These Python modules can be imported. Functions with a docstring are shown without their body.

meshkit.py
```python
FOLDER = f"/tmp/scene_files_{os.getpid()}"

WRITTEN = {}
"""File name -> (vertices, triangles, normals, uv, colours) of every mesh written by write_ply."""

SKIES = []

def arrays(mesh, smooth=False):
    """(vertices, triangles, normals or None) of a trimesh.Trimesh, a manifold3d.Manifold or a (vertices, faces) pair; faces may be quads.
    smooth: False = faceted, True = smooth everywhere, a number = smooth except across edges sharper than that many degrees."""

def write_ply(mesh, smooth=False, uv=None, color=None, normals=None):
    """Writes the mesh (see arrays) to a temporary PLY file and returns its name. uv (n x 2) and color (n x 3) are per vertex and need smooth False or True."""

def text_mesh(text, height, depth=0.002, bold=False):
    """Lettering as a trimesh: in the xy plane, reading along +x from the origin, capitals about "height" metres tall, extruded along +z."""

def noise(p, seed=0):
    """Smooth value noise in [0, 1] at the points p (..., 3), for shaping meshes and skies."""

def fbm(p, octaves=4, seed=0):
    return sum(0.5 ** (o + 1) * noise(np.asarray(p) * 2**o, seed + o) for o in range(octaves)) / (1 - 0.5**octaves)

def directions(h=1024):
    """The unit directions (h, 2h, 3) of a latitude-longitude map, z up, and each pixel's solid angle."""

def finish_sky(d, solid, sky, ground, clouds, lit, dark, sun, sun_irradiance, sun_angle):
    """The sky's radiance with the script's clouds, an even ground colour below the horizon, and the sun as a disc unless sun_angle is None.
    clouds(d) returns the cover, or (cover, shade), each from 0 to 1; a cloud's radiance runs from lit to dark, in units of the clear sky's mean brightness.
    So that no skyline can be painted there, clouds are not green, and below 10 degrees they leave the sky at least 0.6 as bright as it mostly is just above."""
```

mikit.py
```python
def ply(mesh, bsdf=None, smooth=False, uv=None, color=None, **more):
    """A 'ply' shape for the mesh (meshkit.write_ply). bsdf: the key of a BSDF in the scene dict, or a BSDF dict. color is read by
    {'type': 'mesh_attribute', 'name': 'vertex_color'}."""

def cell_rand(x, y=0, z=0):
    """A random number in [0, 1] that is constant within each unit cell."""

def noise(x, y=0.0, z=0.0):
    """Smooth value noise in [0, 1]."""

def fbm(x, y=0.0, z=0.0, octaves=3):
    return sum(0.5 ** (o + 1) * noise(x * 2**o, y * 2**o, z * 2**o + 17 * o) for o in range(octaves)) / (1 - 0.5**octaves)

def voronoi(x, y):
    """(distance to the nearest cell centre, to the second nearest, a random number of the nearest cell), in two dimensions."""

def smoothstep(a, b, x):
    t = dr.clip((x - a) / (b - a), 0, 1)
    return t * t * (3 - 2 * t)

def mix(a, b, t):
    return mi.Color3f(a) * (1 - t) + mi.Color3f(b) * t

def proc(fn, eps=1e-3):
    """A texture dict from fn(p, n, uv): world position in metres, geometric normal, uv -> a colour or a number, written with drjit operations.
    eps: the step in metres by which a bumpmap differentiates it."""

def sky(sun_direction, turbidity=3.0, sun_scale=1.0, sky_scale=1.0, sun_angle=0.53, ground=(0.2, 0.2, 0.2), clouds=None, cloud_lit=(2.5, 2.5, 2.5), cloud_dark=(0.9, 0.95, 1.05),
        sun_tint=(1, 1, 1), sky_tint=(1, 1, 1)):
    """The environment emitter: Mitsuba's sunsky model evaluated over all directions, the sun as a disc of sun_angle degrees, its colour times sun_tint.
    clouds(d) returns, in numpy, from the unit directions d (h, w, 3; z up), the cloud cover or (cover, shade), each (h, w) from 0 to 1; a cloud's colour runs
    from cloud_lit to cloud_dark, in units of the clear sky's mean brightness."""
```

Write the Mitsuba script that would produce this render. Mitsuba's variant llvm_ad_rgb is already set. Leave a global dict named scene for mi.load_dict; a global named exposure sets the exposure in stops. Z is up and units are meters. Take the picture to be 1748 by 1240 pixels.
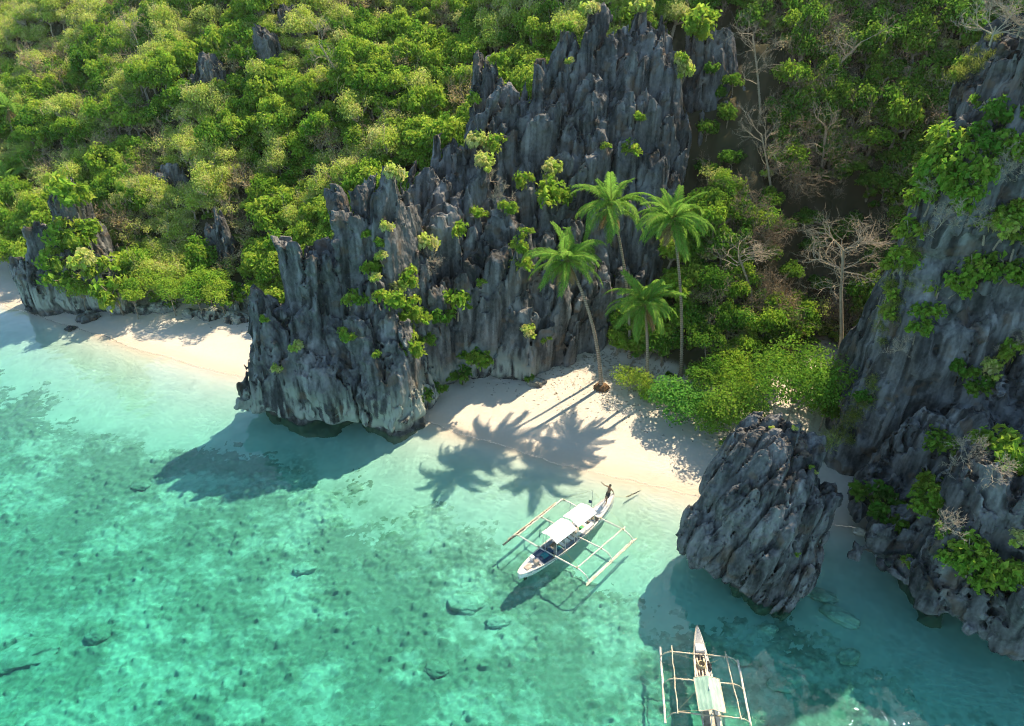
import math, numpy as np, trimesh, mitsuba as mi, drjit as dr, mikit, meshkit
from mikit import noise, fbm, voronoi, smoothstep, mix
T = mi.ScalarTransform4f
scene, labels = {}, {}

# ---------------------------------------------------------------- camera, light, exposure
CAM_H, PITCH, FOC = 40.0, math.radians(31.5), 1181.0        # focal length in pixels of a 1748 px wide picture
SN, CS = math.sin(PITCH), math.cos(PITCH)
scene['camera'] = {'type': 'perspective', 'fov': math.degrees(2 * math.atan(874 / FOC)), 'fov_axis': 'x', 'near_clip': 0.5, 'far_clip': 3000.0,
                   'to_world': T().look_at(origin=[0, 0, CAM_H], target=[0, CS, CAM_H - SN], up=[0, 0, 1])}
SUN = np.array([0.445, 0.455, 0.77]); SUN /= np.linalg.norm(SUN)
scene['sky'] = mikit.sky(SUN.tolist(), turbidity=3, sun_tint=(1.0, 0.98, 0.93), sun_scale=0.85, sky_tint=(1.0, 0.99, 0.83))
exposure = 3.0

# ---------------------------------------------------------------- helpers
def P(px, py, Y):
    """the point at distance Y (metres ahead) on the line of sight through a pixel of the photograph"""
    dx, dy = px - 874.0, py - 620.0
    k = Y / (FOC * CS - dy * SN)
    return np.array([dx * k, Y, CAM_H + (-FOC * SN - dy * CS) * k])

def PZ(px, py, z=0.0):
    dx, dy = px - 874.0, py - 620.0
    k = (z - CAM_H) / (-FOC * SN - dy * CS)
    return np.array([dx * k, (FOC * CS - dy * SN) * k, z])

def project(v):
    z = v[:, 2] - CAM_H
    zc = v[:, 1] * CS - z * SN
    up = v[:, 1] * SN + z * CS
    return 874 + FOC * v[:, 0] / zc, 620 - FOC * up / zc, zc

_count = {}
def numbered(name):
    k = _count.get(name, 0); _count[name] = k + 1
    return name if k == 0 else f'{name}_{k:03d}'

def tag(key, label=None, cat=None, group=None, kind=None):
    d = {}
    if label: d['label'] = label
    if cat: d['category'] = cat
    if group: d['group'] = group
    if kind: d['kind'] = kind
    labels[key] = d
    return key

def put(name, mesh, bsdf, parent=None, smooth=False, color=None, to=None):
    key = numbered(name if parent is None else parent + '__' + name)
    d = mesh if isinstance(mesh, dict) else mikit.ply(mesh, bsdf, smooth=smooth, color=color)
    scene[key] = {**d, 'to_world': to} if to is not None else d
    return key

def join(parts):
    vs, fs, n = [], [], 0
    for v, f in parts:
        f = np.asarray(f)
        if f.shape[1] == 4: f = np.vstack([f[:, [0, 1, 2]], f[:, [0, 2, 3]]])
        vs.append(np.asarray(v, float)); fs.append(f + n); n += len(v)
    return np.vstack(vs), np.vstack(fs)

def tube(pts, rad, sides=5, caps=True):
    p = np.asarray(pts, float); r = np.broadcast_to(np.asarray(rad, float), (len(p),))
    t = np.gradient(p, axis=0); t /= np.linalg.norm(t, axis=1, keepdims=True) + 1e-12
    ref = np.array([0, 0, 1.0]) if abs(t[:, 2]).mean() < 0.8 else np.array([1.0, 0, 0])
    a = np.cross(t, ref); a /= np.linalg.norm(a, axis=1, keepdims=True) + 1e-12
    b = np.cross(t, a); ang = np.arange(sides) * 2 * np.pi / sides
    v = (p[:, None] + r[:, None, None] * (np.cos(ang)[None, :, None] * a[:, None] + np.sin(ang)[None, :, None] * b[:, None])).reshape(-1, 3)
    i, j = np.meshgrid(np.arange(len(p) - 1), np.arange(sides), indexing='ij')
    q = np.stack([i * sides + j, i * sides + (j + 1) % sides, (i + 1) * sides + (j + 1) % sides, (i + 1) * sides + j], -1).reshape(-1, 4)
    f = np.vstack([q[:, [0, 1, 2]], q[:, [0, 2, 3]]])
    if caps:
        n = len(v); v = np.vstack([v, p[:1], p[-1:]]); j = np.arange(sides); e = (len(p) - 1) * sides
        f = np.vstack([f, np.stack([j * 0 + n, (j + 1) % sides, j], 1), np.stack([j * 0 + n + 1, e + j, e + (j + 1) % sides], 1)])
    return v, f

TAB = np.random.default_rng(11).random((64, 64, 64), dtype=np.float32)
def vn(p):
    """fast value noise, 0..1, at points (n,3)"""
    p = np.asarray(p, np.float32); i = np.floor(p).astype(np.int32); t = p - i; t = t * t * (3 - 2 * t)
    i0, i1 = i & 63, (i + 1) & 63
    x0, y0, z0 = i0.T; x1, y1, z1 = i1.T; tx, ty, tz = t.T
    a = TAB[x0, y0, z0] * (1 - tx) + TAB[x1, y0, z0] * tx; b = TAB[x0, y1, z0] * (1 - tx) + TAB[x1, y1, z0] * tx
    c = TAB[x0, y0, z1] * (1 - tx) + TAB[x1, y0, z1] * tx; d = TAB[x0, y1, z1] * (1 - tx) + TAB[x1, y1, z1] * tx
    return (a * (1 - ty) + b * ty) * (1 - tz) + (c * (1 - ty) + d * ty) * tz

def vfbm(p, o=3):
    p = np.asarray(p, np.float32)
    return sum(0.5 ** (k + 1) * vn(p * 2 ** k + 9.7 * k) for k in range(o)) / (1 - 0.5 ** o)

VT = np.random.default_rng(12).random((128, 128, 3)).astype(np.float32)
def vor(x, y):
    """(F1, F2, random number of the cell) of a plane voronoi"""
    ix, iy = np.floor(x).astype(np.int32), np.floor(y).astype(np.int32)
    f1 = np.full(x.shape, 9, np.float32); f2 = f1.copy(); w = np.zeros_like(f1)
    for a in (-1, 0, 1):
        for b in (-1, 0, 1):
            c = VT[(ix + a) & 127, (iy + b) & 127]
            d = np.hypot(ix + a + c[..., 0] - x, iy + b + c[..., 1] - y)
            near = d < f1
            f2 = np.where(near, f1, np.minimum(f2, d)); w = np.where(near, c[..., 2], w); f1 = np.minimum(f1, d)
    return f1, f2, w

def poly_dist(x, y, pts, closed=False):
    pts = np.asarray(pts, float); segs = list(zip(pts[:-1], pts[1:])) + ([(pts[-1], pts[0])] if closed else [])
    best = np.full(np.shape(x), 1e9)
    for a, b in segs:
        d = b - a; t = np.clip(((x - a[0]) * d[0] + (y - a[1]) * d[1]) / (d @ d), 0, 1)
        best = np.minimum(best, np.hypot(x - a[0] - t * d[0], y - a[1] - t * d[1]))
    return best

def poly_in(x, y, pts):
    pts = np.asarray(pts, float); inside = np.zeros(np.shape(x), bool)
    for a, b in zip(pts, np.roll(pts, -1, 0)):
        c = (a[1] > y) != (b[1] > y)
        if a[1] != b[1]:
            inside ^= c & (x < (b[0] - a[0]) * (y - a[1]) / (b[1] - a[1]) + a[0])
    return inside

def sstep(a, b, x):
    t = np.clip((x - a) / (b - a), 0, 1); return t * t * (3 - 2 * t)

# ---------------------------------------------------------------- ground: seabed, beach and hill as one sheet
SHORE = [(-260, 190), (-140, 118), (-90, 92), (-65.7, 79.7), (-52.6, 73.4), (-41.6, 67.8), (-30.5, 62.9), (-20, 60.5), (-12, 58.5), (-8.6, 54.4), (-4.5, 52.0), (-0.2, 50.3), (4, 48.2), (8, 46.6),
         (12.2, 45.0), (16, 43.2), (20, 41.8), (24.8, 41.0), (28.0, 39.6), (32, 38.5), (40, 35), (50, 26), (70, 5), (115, -30), (240, -90)]
LAND = SHORE + [(400, -100), (400, 600), (-400, 600), (-400, 200)]
VEG = [(-260, 215), (-150, 142), (-100, 110), (-74, 92.5), (-64.3, 85), (-49.5, 77.5), (-34, 75.7), (-26, 71), (-14, 66), (-5, 60.5), (-1, 59.5), (3, 61.5), (8.5, 64), (13, 61), (17.5, 57), (20.5, 55),
       (25, 58), (30, 63), (35.5, 66), (36, 60), (33, 54), (31, 48), (31, 42), (34, 36), (45, 26), (80, 6), (130, -20), (240, -70)]
HILL = VEG + [(420, -80), (420, 620), (-420, 620), (-420, 230)]

def depth_of(d):                     # water depth from the distance to the shoreline
    return 1.35 * (1 - np.exp(-d / 9.0)) + 0.05 * d * (d < 1e9) - 0.0004 * np.minimum(d, 60) ** 2

def ground_z(x, y):
    x, y = np.asarray(x, float), np.asarray(y, float)
    ds = poly_dist(x, y, SHORE); land = poly_in(x, y, LAND)
    de = poly_dist(x, y, VEG); hill = poly_in(x, y, HILL)
    q = np.stack([x, y, 0 * x], -1).reshape(-1, 3)
    n1 = (vfbm(q * 0.11, 3) - 0.5).reshape(x.shape); n2 = (vfbm(q * 0.6 + 5, 3) - 0.5).reshape(x.shape)
    beach = np.minimum(0.11 * ds, 1.6 + 0.03 * ds)
    slope = 0.74 + 0.43 * sstep(-8, 16, x) + 0.25 * sstep(20, 34, x)
    e = np.where(hill, de, 0.0)
    top = 42 + 12 * sstep(-10, 40, x) + 14 * n1
    rise = slope * (np.sqrt(e * e + 4) - 2)
    rise = top * 1.6 * (1 - np.exp(-rise / (top * 1.6))) * 1.0 + np.minimum(e * 0.2, 3) * (n1 * 4 + n2 * 1.2)
    z = np.where(land, beach + np.maximum(rise, -0.3), -depth_of(ds))
    return z + n2 * 0.10 * sstep(0.3, 3.0, ds) + n1 * 0.35 * sstep(2, 10, ds) * (~land)

def ground_hit(px, py):
    Y = np.arange(22, 140, 1.0); k0 = Y / (FOC * CS - (py - 620) * SN); i0 = int(np.argmax(ground_z((px - 874) * k0, Y) >= CAM_H + (-FOC * SN - (py - 620) * CS) * k0)); Y = np.arange(Y[i0] - 1.0, Y[i0] + .2, .05); k = Y / (FOC * CS - (py - 620) * SN)
    x, z = (px - 874) * k, CAM_H + (-FOC * SN - (py - 620) * CS) * k
    i = int(np.argmax(ground_z(x, Y) >= z)); return np.array([x[i], Y[i], ground_z(x[i:i + 1], Y[i:i + 1])[0]])

def axis(lo, hi, step, far_lo, far_hi, grow=1.13):
    core = list(np.arange(lo, hi + step / 2, step)); s, x = step, core[-1]
    while x < far_hi: s *= grow; x += s; core.append(x)
    s, x = step, core[0]; left = []
    while x > far_lo: s *= grow; x -= s; left.append(x)
    return np.array(left[::-1] + core)

def sheet(xs, ys, zf):
    X, Y = np.meshgrid(xs, ys, indexing='ij'); Z = zf(X, Y)
    i, j = np.meshgrid(np.arange(len(xs) - 1), np.arange(len(ys) - 1), indexing='ij'); m = len(ys)
    q = np.stack([i * m + j, (i + 1) * m + j, (i + 1) * m + j + 1, i * m + j + 1], -1).reshape(-1, 4)
    return np.stack([X, Y, Z], -1).reshape(-1, 3), np.vstack([q[:, [0, 1, 2]], q[:, [0, 2, 3]]])

def shore_dist(p, pts):
    best = mi.Float(1e9)
    for a, b in zip(pts[:-1], pts[1:]):
        dx, dy = b[0] - a[0], b[1] - a[1]
        t = dr.clip(((p.x - a[0]) * dx + (p.y - a[1]) * dy) / (dx * dx + dy * dy), 0, 1)
        best = dr.minimum(best, dr.square(p.x - a[0] - t * dx) + dr.square(p.y - a[1] - t * dy))
    return dr.sqrt(best)

def ground_color(p, n, uv):
    g = fbm(p.x * 6, p.y * 6, p.z * 6, 3); big = fbm(p.x * 0.5 + 3, p.y * 0.5, p.z * 0.5, 3)
    sand = mix((0.60, 0.56, 0.49), (0.50, 0.46, 0.39), g * 0.6 + big * 0.4)
    debris = smoothstep(0.60, 0.70, fbm(p.x * 3.1, p.y * 3.1, 4.0, 3)) * smoothstep(0.9, 1.8, p.z) * 0.7
    sand = mix(sand, (0.20, 0.15, 0.10), debris)
    wet = smoothstep(0.28, 0.05, p.z) * smoothstep(-0.3, 0.0, p.z)
    sand = mix(sand, (0.50, 0.43, 0.33), wet * 0.6)
    # seabed: sand broken by coral and weed further out
    off = smoothstep(-1.25, -1.85, p.z + (fbm(p.x * .3, p.y * .3, 9.0, 2) - .5) * .7)
    c1 = fbm(p.x * 0.35 + 7, p.y * 0.35, 1.5, 3); c2 = fbm(p.x * 1.5, p.y * 1.5 + 3, 2.5, 3)
    left = smoothstep(4.0, -14.0, p.x - (44 - p.y) * 0.9)
    reef = smoothstep(0.41, 0.62, c1 * 0.35 + c2 * 0.3 + fbm(p.x * 3.3, p.y * 3.3, 6.1, 2) * .35 + 0.07 * left - 0.02) * off
    coral = mix((0.10, 0.11, 0.08), (0.32, 0.32, 0.25), fbm(p.x * 4, p.y * 4, 3.3, 2))
    bed = mix(mix((0.66, 0.64, 0.58), (0.54, 0.52, 0.47), c2), coral, reef * 0.7)
    col = mix(sand, bed, smoothstep(0.0, -0.5, p.z))
    soil = mix((0.10, 0.08, 0.052), (0.055, 0.06, 0.030), big)
    return mix(col, soil, smoothstep(1.9, 3.2, p.z + (big - 0.5) * 1.5))

def ground_bump(p, n, uv):
    trod = 1 - smoothstep(.10, .22, voronoi(p.x * 2.2 + noise(p.x, p.y, 2.0), p.y * 2.2)[0]) * 1.0
    dry = smoothstep(.25, .8, p.z)
    return (.05 * fbm(p.x * 4, p.y * 4, p.z * 4, 3) - .03 * trod * smoothstep(.5, .62, fbm(p.x * .5, p.y * .5, 2.0, 2))) * (.25 + .75 * dry) + .005 * dr.sin((p.x * .55 + p.y * 1.1 + noise(p.x * .4, p.y * .4, 1.0) * 3) * 9) * (1 - dry)
scene['mat_ground'] = {'type': 'bumpmap', 'arbitrary': mikit.proc(ground_bump, .03), 'scale': 1.0, 'bsdf': {'type': 'diffuse', 'reflectance': mikit.proc(ground_color)}}
gx = axis(-85, 60, 0.5, -700, 700); gy = axis(8, 125, 0.5, -400, 900)
put('ground', sheet(gx, gy, ground_z), 'mat_ground', smooth=True)
tag('ground', 'pale sand beach, seabed and dark soil of the forested slope', 'ground', kind='structure')

# ---------------------------------------------------------------- sea
def water_tint(p, n, uv):
    d = shore_dist(p, SHORE[2:-2])
    depth = 1.35 * (1 - dr.exp(-d / 9.0)) + 0.05 * d - 0.0004 * dr.square(dr.minimum(d, 60))
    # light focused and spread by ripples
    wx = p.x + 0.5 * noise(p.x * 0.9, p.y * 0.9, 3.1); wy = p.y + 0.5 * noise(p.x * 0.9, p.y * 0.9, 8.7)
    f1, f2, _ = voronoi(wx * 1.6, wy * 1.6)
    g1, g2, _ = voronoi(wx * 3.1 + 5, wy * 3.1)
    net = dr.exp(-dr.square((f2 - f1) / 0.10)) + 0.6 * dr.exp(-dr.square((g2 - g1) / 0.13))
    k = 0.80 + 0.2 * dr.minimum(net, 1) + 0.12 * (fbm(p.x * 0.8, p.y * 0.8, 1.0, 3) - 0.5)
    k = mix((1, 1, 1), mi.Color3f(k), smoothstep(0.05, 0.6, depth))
    return mi.Color3f(dr.exp(-0.47 * depth), dr.exp(-0.052 * depth), dr.exp(-0.095 * depth)) * k

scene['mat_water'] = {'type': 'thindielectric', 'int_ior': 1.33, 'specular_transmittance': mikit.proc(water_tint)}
def sea_z(x, y):
    q = np.stack([x, y, 0 * x], -1).reshape(-1, 3)
    fade = sstep(140, 60, np.hypot(x, y - 40))
    return ((vfbm(q * [1.6, 1.2, 1], 3) - 0.5) * 0.06 + (vn(q * 0.25 + 3) - 0.5) * 0.05).reshape(x.shape) * fade
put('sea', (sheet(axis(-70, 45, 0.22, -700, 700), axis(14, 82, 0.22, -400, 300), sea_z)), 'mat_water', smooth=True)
tag('sea', 'clear shallow turquoise sea water with fine ripples', 'sea', kind='structure')

# ---------------------------------------------------------------- limestone: solids cut into blades and flutes, then meshed
def nets(f, lo, h):
    """surface nets of a grid f (inside > 0) with corner lo and spacing h"""
    s = f > 0; nx, ny, nz = f.shape
    c = s[:-1, :-1, :-1].astype(np.int8)
    tot = sum(s[a:nx - 1 + a, b:ny - 1 + b, d:nz - 1 + d].astype(np.int8) for a in (0, 1) for b in (0, 1) for d in (0, 1))
    act = (tot > 0) & (tot < 8); idx = np.full(act.shape, -1, np.int64); ii = np.argwhere(act); idx[act] = np.arange(len(ii))
    acc = np.zeros((len(ii), 3)); cnt = np.zeros(len(ii)); I, J, K = ii.T
    corner = [(a, b, d) for a in (0, 1) for b in (0, 1) for d in (0, 1)]
    val = {c_: f[I + c_[0], J + c_[1], K + c_[2]] for c_ in corner}
    for c0 in corner:
        for ax in range(3):
            if c0[ax]: continue
            c1 = list(c0); c1[ax] = 1; a, b = val[c0], val[tuple(c1)]
            m = (a > 0) != (b > 0); t = np.where(m, a / np.where(m, a - b, 1), 0)
            q = np.repeat([c0], len(ii), 0).astype(float); q[:, ax] += t
            acc[m] += q[m]; cnt[m] += 1
    v = lo + h * (ii + acc / cnt[:, None]); quads = []
    for ax in range(3):
        o = [a for a in range(3) if a != ax]
        sl0 = [slice(None)] * 3; sl1 = [slice(None)] * 3; sl0[ax] = slice(0, -1); sl1[ax] = slice(1, None)
        e = s[tuple(sl0)] != s[tuple(sl1)]
        for a in o: e[tuple(slice(0, 1) if k == a else slice(None) for k in range(3))] = False; e[tuple(slice(-1, None) if k == a else slice(None) for k in range(3))] = False
        w = np.argwhere(e); up = s[tuple(w.T)]
        g = []
        for da, db in ((1, 1), (0, 1), (0, 0), (1, 0)):
            k = w.copy(); k[:, o[0]] -= da; k[:, o[1]] -= db; g.append(idx[tuple(k.T)])
        g = np.stack(g, 1)
        flip = up if ax != 1 else ~up
        quads.append(np.where(flip[:, None], g, g[:, ::-1]))
    q = np.vstack(quads); q = q[(q >= 0).all(1)]
    return v, np.vstack([q[:, [0, 1, 2]], q[:, [0, 2, 3]]])

def drop_small(v, f, least):
    from scipy.sparse import coo_matrix
    from scipy.sparse.csgraph import connected_components
    g = coo_matrix((np.ones(len(f) * 2, np.int8), (np.r_[f[:, 0], f[:, 1]], np.r_[f[:, 1], f[:, 2]])), shape=(len(v), len(v)))
    n, lab = connected_components(g, directed=False); size = np.bincount(lab[f[:, 0]], minlength=n)
    f = f[size[lab[f[:, 0]]] >= least]; used = np.unique(f); new = np.zeros(len(v), int); new[used] = np.arange(len(used))
    return v[used], new[f]

def rock_mesh(towers, lo, hi, h, seed=0, blade=1.0, amp=2.6, warp=1.0, lean=(0, 0), under=1.2, steep=7.0, tilt=0.0, dip=(0, 0), coarse=4, flute=1.0, big=2.2, block=.5, crack=1.0, balls=None):
    """towers: (x, y, z of the top, rx, ry[, top drop per metre]) or (list of corners, z, drop)"""
    lo, hi = np.array(lo, float), np.array(hi, float); N = (np.ceil((hi - lo) / (h * coarse)).astype(int)) * coarse + 1
    def field(p):
        p = p.astype(np.float32); x, y, z = p.T; o = seed * 7.31
        b1 = vn(p * [.28, .28, .16] + o) - .5; b2 = vn(p * [.28, .28, .16] + o + 20) - .5
        m1 = vn(p * [.85, .85, .11] + o + 3) - .5; m2 = vn(p * [.85, .85, .11] + o + 33) - .5
        fl1 = np.abs(vn(p * [1.9, 1.9, .14] + o + 5) - .5); fl2 = np.abs(vn(p * [1.9, 1.9, .14] + o + 45) - .5)
        k1 = vn(p * [.62, .62, .75] + o + 8) - .5 + .5 * (vn(p * [1.3, 1.3, 1.6] + o + 28) - .5); k2 = vn(p * 2.6 + o + 9) - .5
        qx = x - lean[0] * z + warp * (big * b1 + 0.9 * m1 + 0.55 * flute * fl1 + block * k1 + .12 * k2)
        qy = y - lean[1] * z + warp * (big * b2 + 0.9 * m2 + 0.55 * flute * fl2 + block * k1 - .12 * k2)
        H = np.full(len(p), -60, np.float32)
        for t in towers:
            if isinstance(t[0], (list, tuple)):
                d = poly_dist(qx, qy, t[0], True); ins = poly_in(qx, qy, t[0])
                Hk = np.where(ins, t[1] - t[2] * np.maximum(0, 3 - d), t[1] - 3 * t[2] - steep * d)
            else:
                cx, cy, zt, rx, ry = t[:5]; r = min(rx, ry); d = np.hypot((qx - cx) / rx, (qy - cy) / ry)
                Hk = zt - (t[5] if len(t) > 5 else .5) * d * r - steep * np.maximum(0, d - 1) * r
            H = np.maximum(H, Hk)
        bx, by = qx - dip[0] * z, qy - dip[1] * z
        f1, f2, w = vor((bx * .8 + by * .55) * .62 / blade + seed, (by * .8 - bx * .55) * .95 / blade)
        g1, g2, w2 = vor(bx * 1.7 / blade + 3, by * 1.9 / blade)
        if balls is not None:
            f = np.full(len(p), -60, np.float32)
            for cx, cy, cz, R in balls: f = np.maximum(f, R - np.sqrt((qx - cx) ** 2 + (qy - cy) ** 2 + (z - cz) ** 2))
            return f + .75 * (w - .5) - .55 * f1 * blade + .3 - .55 * np.exp(-((f2 - f1) / .10) ** 2) + .3 * (w2 - .5) - .30 * np.exp(-((g2 - g1) / .12) ** 2)
        calm = sstep(-.4, 1.4, z)
        H = H + calm * (amp * (w - .6) - 1.5 * f1 * blade - 3.6 * crack * np.exp(-((f2 - f1) / .10) ** 2) + amp * .22 * (w2 - .5) - .9 * np.exp(-((g2 - g1) / .11) ** 2))
        H = H - steep * under * np.exp(-(np.maximum(z - .2, 0) / .9) ** 2)
        return H - z
    nc = (N - 1) // coarse + 1
    g = np.stack(np.meshgrid(*[np.arange(n) for n in nc], indexing='ij'), -1).reshape(-1, 3)
    fc = field(lo + g * h * coarse).reshape(nc); s = fc > 0
    blk = lambda u: np.stack([u[a:nc[0] - 1 + a, b:nc[1] - 1 + b, c:nc[2] - 1 + c] for a in (0, 1) for b in (0, 1) for c in (0, 1)])
    b8 = blk(s); mixed = b8.any(0) & ~b8.all(0)
    from scipy.ndimage import binary_dilation
    act = binary_dilation(mixed, np.ones((3, 3, 3)))
    near = np.where(s, 1.0, -1.0).astype(np.float32)
    f = np.repeat(np.repeat(np.repeat(near[:-1, :-1, :-1], coarse, 0), coarse, 1), coarse, 2)
    f = np.pad(f, ((0, 1),) * 3, constant_values=-1)
    m = np.repeat(np.repeat(np.repeat(act, coarse, 0), coarse, 1), coarse, 2); m = np.pad(m, ((0, 1),) * 3, mode='edge')
    at = np.argwhere(m)
    for c in range(0, len(at), 400000):
        a = at[c:c + 400000]; f[tuple(a.T)] = field(lo + a * h)
    for ax in range(3):
        for e in ((0,) if ax == 2 else (0, -1)):
            f[tuple(e if k == ax else slice(None) for k in range(3))] = -1
    f[:, :, -1] = -1
    v, q = nets(f, lo, h)
    return drop_small(v, q, 2500)

def rock_color(p, n, uv):
    a = fbm(p.x * .45, p.y * .45, p.z * .3, 3); st = fbm(p.x * 2.4, p.y * 2.4, p.z * .22, 3); f = fbm(p.x * 7, p.y * 7, p.z * 4, 2)
    col = mix((.038, .042, .044), (.24, .243, .243), smoothstep(.12, .88, a * .5 + st * .75 - .14 + (f - .5) * .22))
    col = col * (1 - .55 * smoothstep(.54, .70, fbm(p.x * 1.4 + 3, p.y * 1.4, p.z * .09, 3))) * (1 + .5 * smoothstep(.56, .72, fbm(p.x * 1.9 + 13, p.y * 1.9, p.z * .12, 3)))
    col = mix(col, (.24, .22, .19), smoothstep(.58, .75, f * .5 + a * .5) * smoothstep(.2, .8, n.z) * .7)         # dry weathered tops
    col = mix(col, (.16, .11, .07), smoothstep(.60, .72, fbm(p.x * .8 + 9, p.y * .8, p.z * .8, 3)) * .45)            # rusty lichen
    wash = smoothstep(5.0, 0.0, p.x) * smoothstep(.5, 1.4, p.z) * smoothstep(5.5, 2.2, p.z + (a - .5) * 5)
    col = mix(col, (.36, .40, .34), wash * smoothstep(.42, .57, st * .6 + a * .5) * .85)                           # pale sea-worn band
    return mix(mix(col, (.05, .05, .045), smoothstep(.5, .15, p.z) * .6), (.16, .17, .12), smoothstep(.05, -.3, p.z) * .8)

def rock_bump(p, n, uv):
    r = 1 - 2 * dr.abs(fbm(p.x * 3.2, p.y * 3.2, p.z * .7, 3) - .5)
    return .18 * r + .15 * fbm(p.x * 9, p.y * 9, p.z * 4, 3)
scene['mat_rock'] = {'type': 'bumpmap', 'arbitrary': mikit.proc(rock_bump, 0.03), 'scale': 1.0,
                     'bsdf': {'type': 'diffuse', 'reflectance': mikit.proc(rock_color)}}

ROCKS = []
def rock(name, label, cat, towers, h, lo=None, hi=None, group=None, **kw):
    tw = []
    for t in towers:
        if isinstance(t[0], (list, tuple)): tw.append(t)
        else:
            c = P(*t[:3]); tw.append((c[0], c[1], c[2], *t[3:]) if len(t) > 4 else (c[0], c[1], c[2], t[3], t[3]))
    el = [t for t in tw if not isinstance(t[0], (list, tuple))]
    xs = [t[0] + s * t[3] for t in el for s in (-1, 1)] + [c[0] for t in tw if isinstance(t[0], (list, tuple)) for c in t[0]]
    ys = [t[1] + s * t[4] for t in el for s in (-1, 1)] + [c[1] for t in tw if isinstance(t[0], (list, tuple)) for c in t[0]]
    zs = [t[2] for t in el] + [t[1] for t in tw if isinstance(t[0], (list, tuple))]
    lo = lo or (min(xs) - 5, min(ys) - 5, -3.2); hi = hi or (max(xs) + 4.5, max(ys) + 4.5, max(zs) + 3)
    v, f = rock_mesh(tw, lo, hi, h, **kw)
    key = put(name, (v, f), 'mat_rock', smooth=38); tag(key, label, cat, group); ROCKS.append(v)
    return key

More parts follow.
